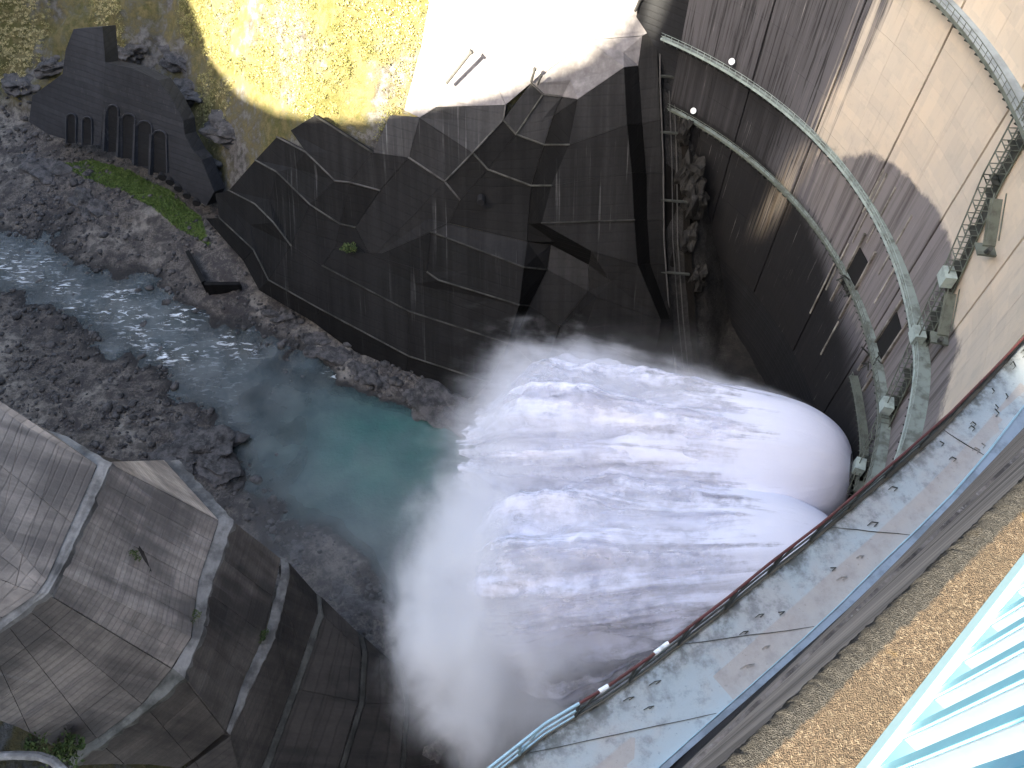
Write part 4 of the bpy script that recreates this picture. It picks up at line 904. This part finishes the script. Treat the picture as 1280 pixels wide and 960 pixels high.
shade = (U > -40) & (U <= 330) & (Vv > -80) & (Vv < 240) & (Z > 9) & (patch > .02)
inarc = (U > 36) & (U < 235) & (Vv > 30) & (Vv < 240) & ~((U > 130) & (Vv < 70 + (U - 130) * .75)) & ~((U < 82) & (Vv < 85))
ok = (sunny & (patch > -.32)) | (shade & ~inarc)
ok &= ~inarc; idx = np.nonzero(ok)[0][:9500]
C = np.stack([X[idx], Y[idx], Z[idx]], -1); rr = RNG.uniform(.5, 1.5, len(idx)) * np.where(sunny[idx], 1.15, .75)
sc_o = leaves('hillside_scrub', C, rr, 24, .19, M['scrub'], None, .7, np.clip(.5 + patch[idx] * 1.1, 0, 1)); tag(sc_o, 'low scrub and grass covering the steep bank above the terraces', 'scrub', kind='stuff')
gp = poly_px([(66, 184), (100, 178), (150, 193), (200, 218), (240, 248), (252, 285), (215, 262), (180, 238), (140, 215), (100, 205)], 141)
n = 30000; X = RNG.uniform(gp[:, 0].min(), gp[:, 0].max(), n); Y = RNG.uniform(gp[:, 1].min(), gp[:, 1].max(), n); ok = sdist(X, Y, gp) < 0
X, Y = X[ok][:5000], Y[ok][:5000]; C = np.stack([X, Y, gzv(X, Y)], -1)
gr = leaves('bank_grass', C, np.full(len(X), .5), 10, .2, M['grass'], None, .6); tag(gr, 'bright green grass along the foot of the arcaded wall', 'grass', kind='stuff')
def bush(pos, r, n, lab, name='bush', tonev=.5):
    e = empty(name, lab, 'bush', 'small bushes rooted in the concrete'); C = np.array([tuple(Vector(pos) + Vector((random.gauss(0, r * .5), random.gauss(0, r * .5), random.random() * r * .6))) for _ in range(n)])
    leaves('foliage', C, np.full(n, r * .45), 18, r * .16, M['bush'], e)
    mb = MB()
    for k in range(4): mb.tube(Vector(pos) - Vector((0, 0, .3)), Vector(pos) + Vector((random.uniform(-1, 1) * r * .5, random.uniform(-1, 1) * r * .5, r * .6)), .05, 5, .02)
    mb.build('stem', M['dark_steel'], e)
bush(P(326, 796, 129.5), 1.3, 14, 'green tuft growing on the third pale ledge of the wing wall')
bush(P(170, 693, 100), 1.0, 8, 'tiny plant in the middle of the board marked wing wall panel')
bush(P(88, 938, 109), 1.9, 26, 'dark bush near the bottom left corner')
bush(P(40, 930, 107), 1.8, 18, 'low bush by the curved kerb in the bottom left corner')
bush(P(245, 770, 111.3), .8, 8, 'moss clump along the inner edge of the second pale ledge')
bush(S(437, 312, 2.5), 1.6, 16, 'grass tuft on a notch of the left terraces')
mb = MB(); kp = [P(-20, 946, 103), P(20, 944, 103), P(48, 945, 103), P(66, 951, 103), P(82, 966, 103)]
for a, b in zip(kp, kp[1:]): mb.tube(a, b, .5, 10)
tag(mb.build('curved_kerb', M['ledge_pale'], None), 'curved grey kerb cut off by the bottom left corner', 'kerb')
for u0, v0, u1, v1, r, lab in ((558, 104, 588, 66, .35, 'brown pipe lying on the sunlit concrete slope'), (664, 102, 668, 88, .25, 'short dark post at the edge of the sunlight'), (672, 106, 676, 96, .2, 'second short post right of the dark one'), (794, 14, 800, 0, .3, 'thin post on the white slope near the top')):
    mb = MB(); a, b = S(u0, v0, 2.2), S(u1, v1, 3.6); mb.tube(a, b, r, 8); mb.tube(b, b + (b - a).normalized() * .5, r * 1.5, 8); tag(mb.build('pipe' if r > .3 else 'post', M['pipe'], None), lab, 'pipe' if r > .3 else 'post')

# ------------------------------------------------------------------ water jets and mist (volumes of droplets)
def spray_mat(name, L, r0, r1, pw, drop, dens, edge, streak, soft_end):
    m = bpy.data.materials.new(name); m.use_nodes = True; t = m.node_tree; t.nodes.remove(t.nodes['Principled BSDF'])
    g = G.__new__(G); g.m, g.t, g.L = m, t, t.links.new
    pos = N(t, 'ShaderNodeTexCoord').outputs['Object']; g.pos = pos
    sp = N(t, 'ShaderNodeSeparateXYZ'); g.L(pos, sp.inputs[0]); x, y, z = sp.outputs
    tt = g.math('MAXIMUM', g.math('DIVIDE', x, L), .0001)
    zc = g.math('MULTIPLY_ADD', g.math('MULTIPLY', tt, tt), drop, z)
    Rr = g.math('MULTIPLY_ADD', g.math('POWER', tt, pw), r1, r0)
    r = g.math('SQRT', g.math('ADD', g.math('MULTIPLY', y, y), g.math('MULTIPLY', zc, zc)))
    mm = g.math('SUBTRACT', 1.0, g.math('DIVIDE', r, Rr))
    cb = N(t, 'ShaderNodeCombineXYZ'); g.L(g.math('MULTIPLY', g.math('POWER', tt, .6), L * streak), cb.inputs[0]); g.L(g.math('MULTIPLY', g.math('DIVIDE', y, Rr), 2.6), cb.inputs[1]); g.L(g.math('MULTIPLY', g.math('DIVIDE', zc, Rr), 2.6), cb.inputs[2])
    n1 = g.noise(1.9, 7, .62, vec=cb.outputs[0], dist=.6)
    n2 = g.noise(.16, 6, .62, dist=.4)
    e = g.math('ADD', mm, g.math('MULTIPLY', g.math('ADD', g.math('SUBTRACT', n1, .52), g.math('MULTIPLY', g.math('SUBTRACT', n2, .5), .8)), g.math('MULTIPLY_ADD', tt, edge, .05)))
    d = g.math('MULTIPLY', g.ramp(e, .0, .5), g.ramp(g.math('ADD', g.math('MULTIPLY', n1, .7), g.math('MULTIPLY', n2, .3)), .36, .62, .22, 1.0))
    d = g.math('MULTIPLY', d, g.math('MULTIPLY_ADD', tt, -.4 * dens, dens))
    d = g.math('MULTIPLY', d, g.ramp(tt, 1.0, 1.0 - soft_end))
    pv = N(t, 'ShaderNodeVolumePrincipled'); pv.inputs['Color'].default_value = (.955, .965, .998, 1); pv.inputs['Anisotropy'].default_value = .0
    g.L(d, pv.inputs['Density']); g.L(pv.outputs[0], t.nodes['Material Output'].inputs['Volume'])
    return m
def sm_np(a, b, x): t = np.clip((x - a) / (b - a), 0, 1); return t * t * (3 - 2 * t)
g = G('white_water'); fa = N(g.t, 'ShaderNodeAttribute'); fa.attribute_name = 'flow'; tn_ = g.attr('torn')
n1 = g.noise(1.0, 8, .66, vec=fa.outputs['Vector'], dist=.5); n2 = g.noise(.35, 6, .65)
g.bump(g.math('ADD', n1, n2), .5, .3); m_ = g.done((.70, .72, .84), .95, .05); M['white_water'] = m_
cov = g.ramp(g.math('SUBTRACT', g.math('ADD', g.math('MULTIPLY', n1, .7), g.math('MULTIPLY', n2, .3)), g.math('MULTIPLY_ADD', tn_, .36, .20)), .0, .2)
trn = N(g.t, 'ShaderNodeBsdfTransparent'); mxs = N(g.t, 'ShaderNodeMixShader'); g.L(cov, mxs.inputs[0]); g.L(trn.outputs[0], mxs.inputs[1]); g.L(g.b.outputs[0], mxs.inputs[2]); g.L(mxs.outputs[0], g.t.nodes['Material Output'].inputs[0])
def jet(name, A, B, label, r0, r1, pw, drop, dens, edge, streak, soft):
    A, B = Vector(A), Vector(B); L = (B - A).length; xa = (B - A).normalized(); ya = Vector((0, 0, 1)).cross(xa).normalized(); za = xa.cross(ya)
    mb = MB(); secs = []
    for k in range(19):
        tt = max(k / 18, .0001); R = (r0 + r1 * tt ** pw) * (1.06 + .30 * tt); secs.append([(tt * L, R * math.cos(a), R * math.sin(a) - drop * tt * tt) for a in [2 * math.pi * i / 20 for i in range(20)]])
    mb.sweep(secs); o = mb.build(name, spray_mat(name + '_droplets', L, r0, r1, pw, drop, dens, edge, streak, soft), None, True)
    o.matrix_world = Matrix((xa, ya, za)).transposed().to_4x4(); o.location = A
    # torn sheets of white water nested inside the cloud of droplets
    for sh, (kr, torn) in enumerate(((.84, .60), (.71, .36), (.56, .0))):
        nu, nv_ = 240, 200; T = np.linspace(.003, 1.0, nu); cvv, fl = [], []
        for t in T:
            R0 = r0 + r1 * t ** pw; tap = (1 - .55 * sm(.72, 1.0, t)); amp = .010 + .30 * sm(.05, .6, t); wl = kr + (1 - kr) * .9 * (1 - sm(.0, .30, t))
            for k in range(nv_):
                a = 2 * math.pi * k / nv_; ca, sa = math.cos(a), math.sin(a); q = t ** .6 * L * streak
                st1 = mnoise.fractal(Vector((q * .75 + A.y + sh * 7, ca * 3.0, sa * 3.0)), 1.15, 2.0, 5)
                bl = mnoise.turbulence(Vector((t * L * .08 + 3, ca * R0 * .08 + sh, sa * R0 * .08 + A.y)), 5, False)
                rad = R0 * tap * (wl + amp * (st1 * .7 + (bl - .9) * .32))
                cvv.append((t * L - 4 * abs(st1) * t, rad * ca, rad * sa - drop * t * t)); fl.append((q * 1.0 + sh * 11 + A.y, ca * 4.6, sa * 4.6, t))
        ci = np.arange(nu * nv_).reshape(nu, nv_); cj = np.roll(ci, -1, 1)
        cff = np.stack([ci[:-1], cj[:-1], cj[1:], ci[1:]], -1).reshape(-1, 4); fl = np.array(fl)
        so = grid_mesh('white_water', np.array(cvv), cff, M['white_water'], {'torn': np.clip((torn + .18 * sm_np(.6, 1.0, fl[:, 3])) * sm_np(.05, .35, fl[:, 3]), 0, 1)}, o, True)
        at_ = so.data.attributes.new('flow', 'FLOAT_VECTOR', 'POINT'); at_.data.foreach_set('vector', fl[:, :3].astype(np.float32).ravel())
    return tag(o, label, 'water jet', 'water jets from the dam outlets')
jet('water_jet', (55, 60.5, 35), (-9, 81, 8), 'farther white water jet with the sharp pointed mouth by the green platform', .5, 27, .40, 4, .42, 1.15, .030, .3)
jet('water_jet', (51, 45, 36), (-12, 54, 6), 'nearer white water jet half hidden under the catwalk', .5, 27, .44, 6, .42, 1.15, .030, .3)
def mist_mat(dens):
    m = bpy.data.materials.new('drifting_mist'); m.use_nodes = True; t = m.node_tree; t.nodes.remove(t.nodes['Principled BSDF'])
    g = G.__new__(G); g.m, g.t, g.L = m, t, t.links.new
    pos = N(t, 'ShaderNodeTexCoord').outputs['Object']; g.pos = pos
    ln = N(t, 'ShaderNodeVectorMath', operation='LENGTH'); g.L(pos, ln.inputs[0])
    n1 = g.noise(2.8, 7, .62, dist=.6)
    d = g.math('MULTIPLY', g.ramp(g.math('ADD', ln.outputs['Value'], g.math('MULTIPLY', g.math('SUBTRACT', n1, .5), 2.0)), .95, .2), g.math('MULTIPLY', g.ramp(ln.outputs['Value'], .98, .62), dens))
    pv = N(t, 'ShaderNodeVolumePrincipled'); pv.inputs['Color'].default_value = (.97, .98, 1, 1); g.L(d, pv.inputs['Density']); g.L(pv.outputs[0], t.nodes['Material Output'].inputs['Volume'])
    return m
iv2, if2 = ico(3)
for nm, c, s, dens, lab in (('mist', (-28, 66, 6), (42, 34, 9), .012, 'pale blue mist drifting over the turquoise pool'), ('mist', (-2, 46, 14), (25, 34, 19), .30, 'dense cloud of spray where the jets strike the pool'), ('mist', (24, 94, 14), (30, 20, 13), .008, 'thin spray rising against the foot of the terraces')):
    o = grid_mesh(nm, iv2 * 1.0, if2, mist_mat(dens)); o.location = c; o.scale = s; tag(o, lab, 'mist', kind='stuff')
for a, lab in (((55.5, 60.2, 35), 'dark outlet nozzle at the mouth of the farther jet'), ((51.5, 44.8, 36), 'dark outlet nozzle under the catwalk')):
    mb = MB(); p = Vector(a); mb.tube(p + Vector((3, -1, .5)), p, 1.3, 14, 1.0); tag(mb.build('outlet_nozzle', M['dark_steel'], None), lab, 'nozzle', 'outlet nozzles')
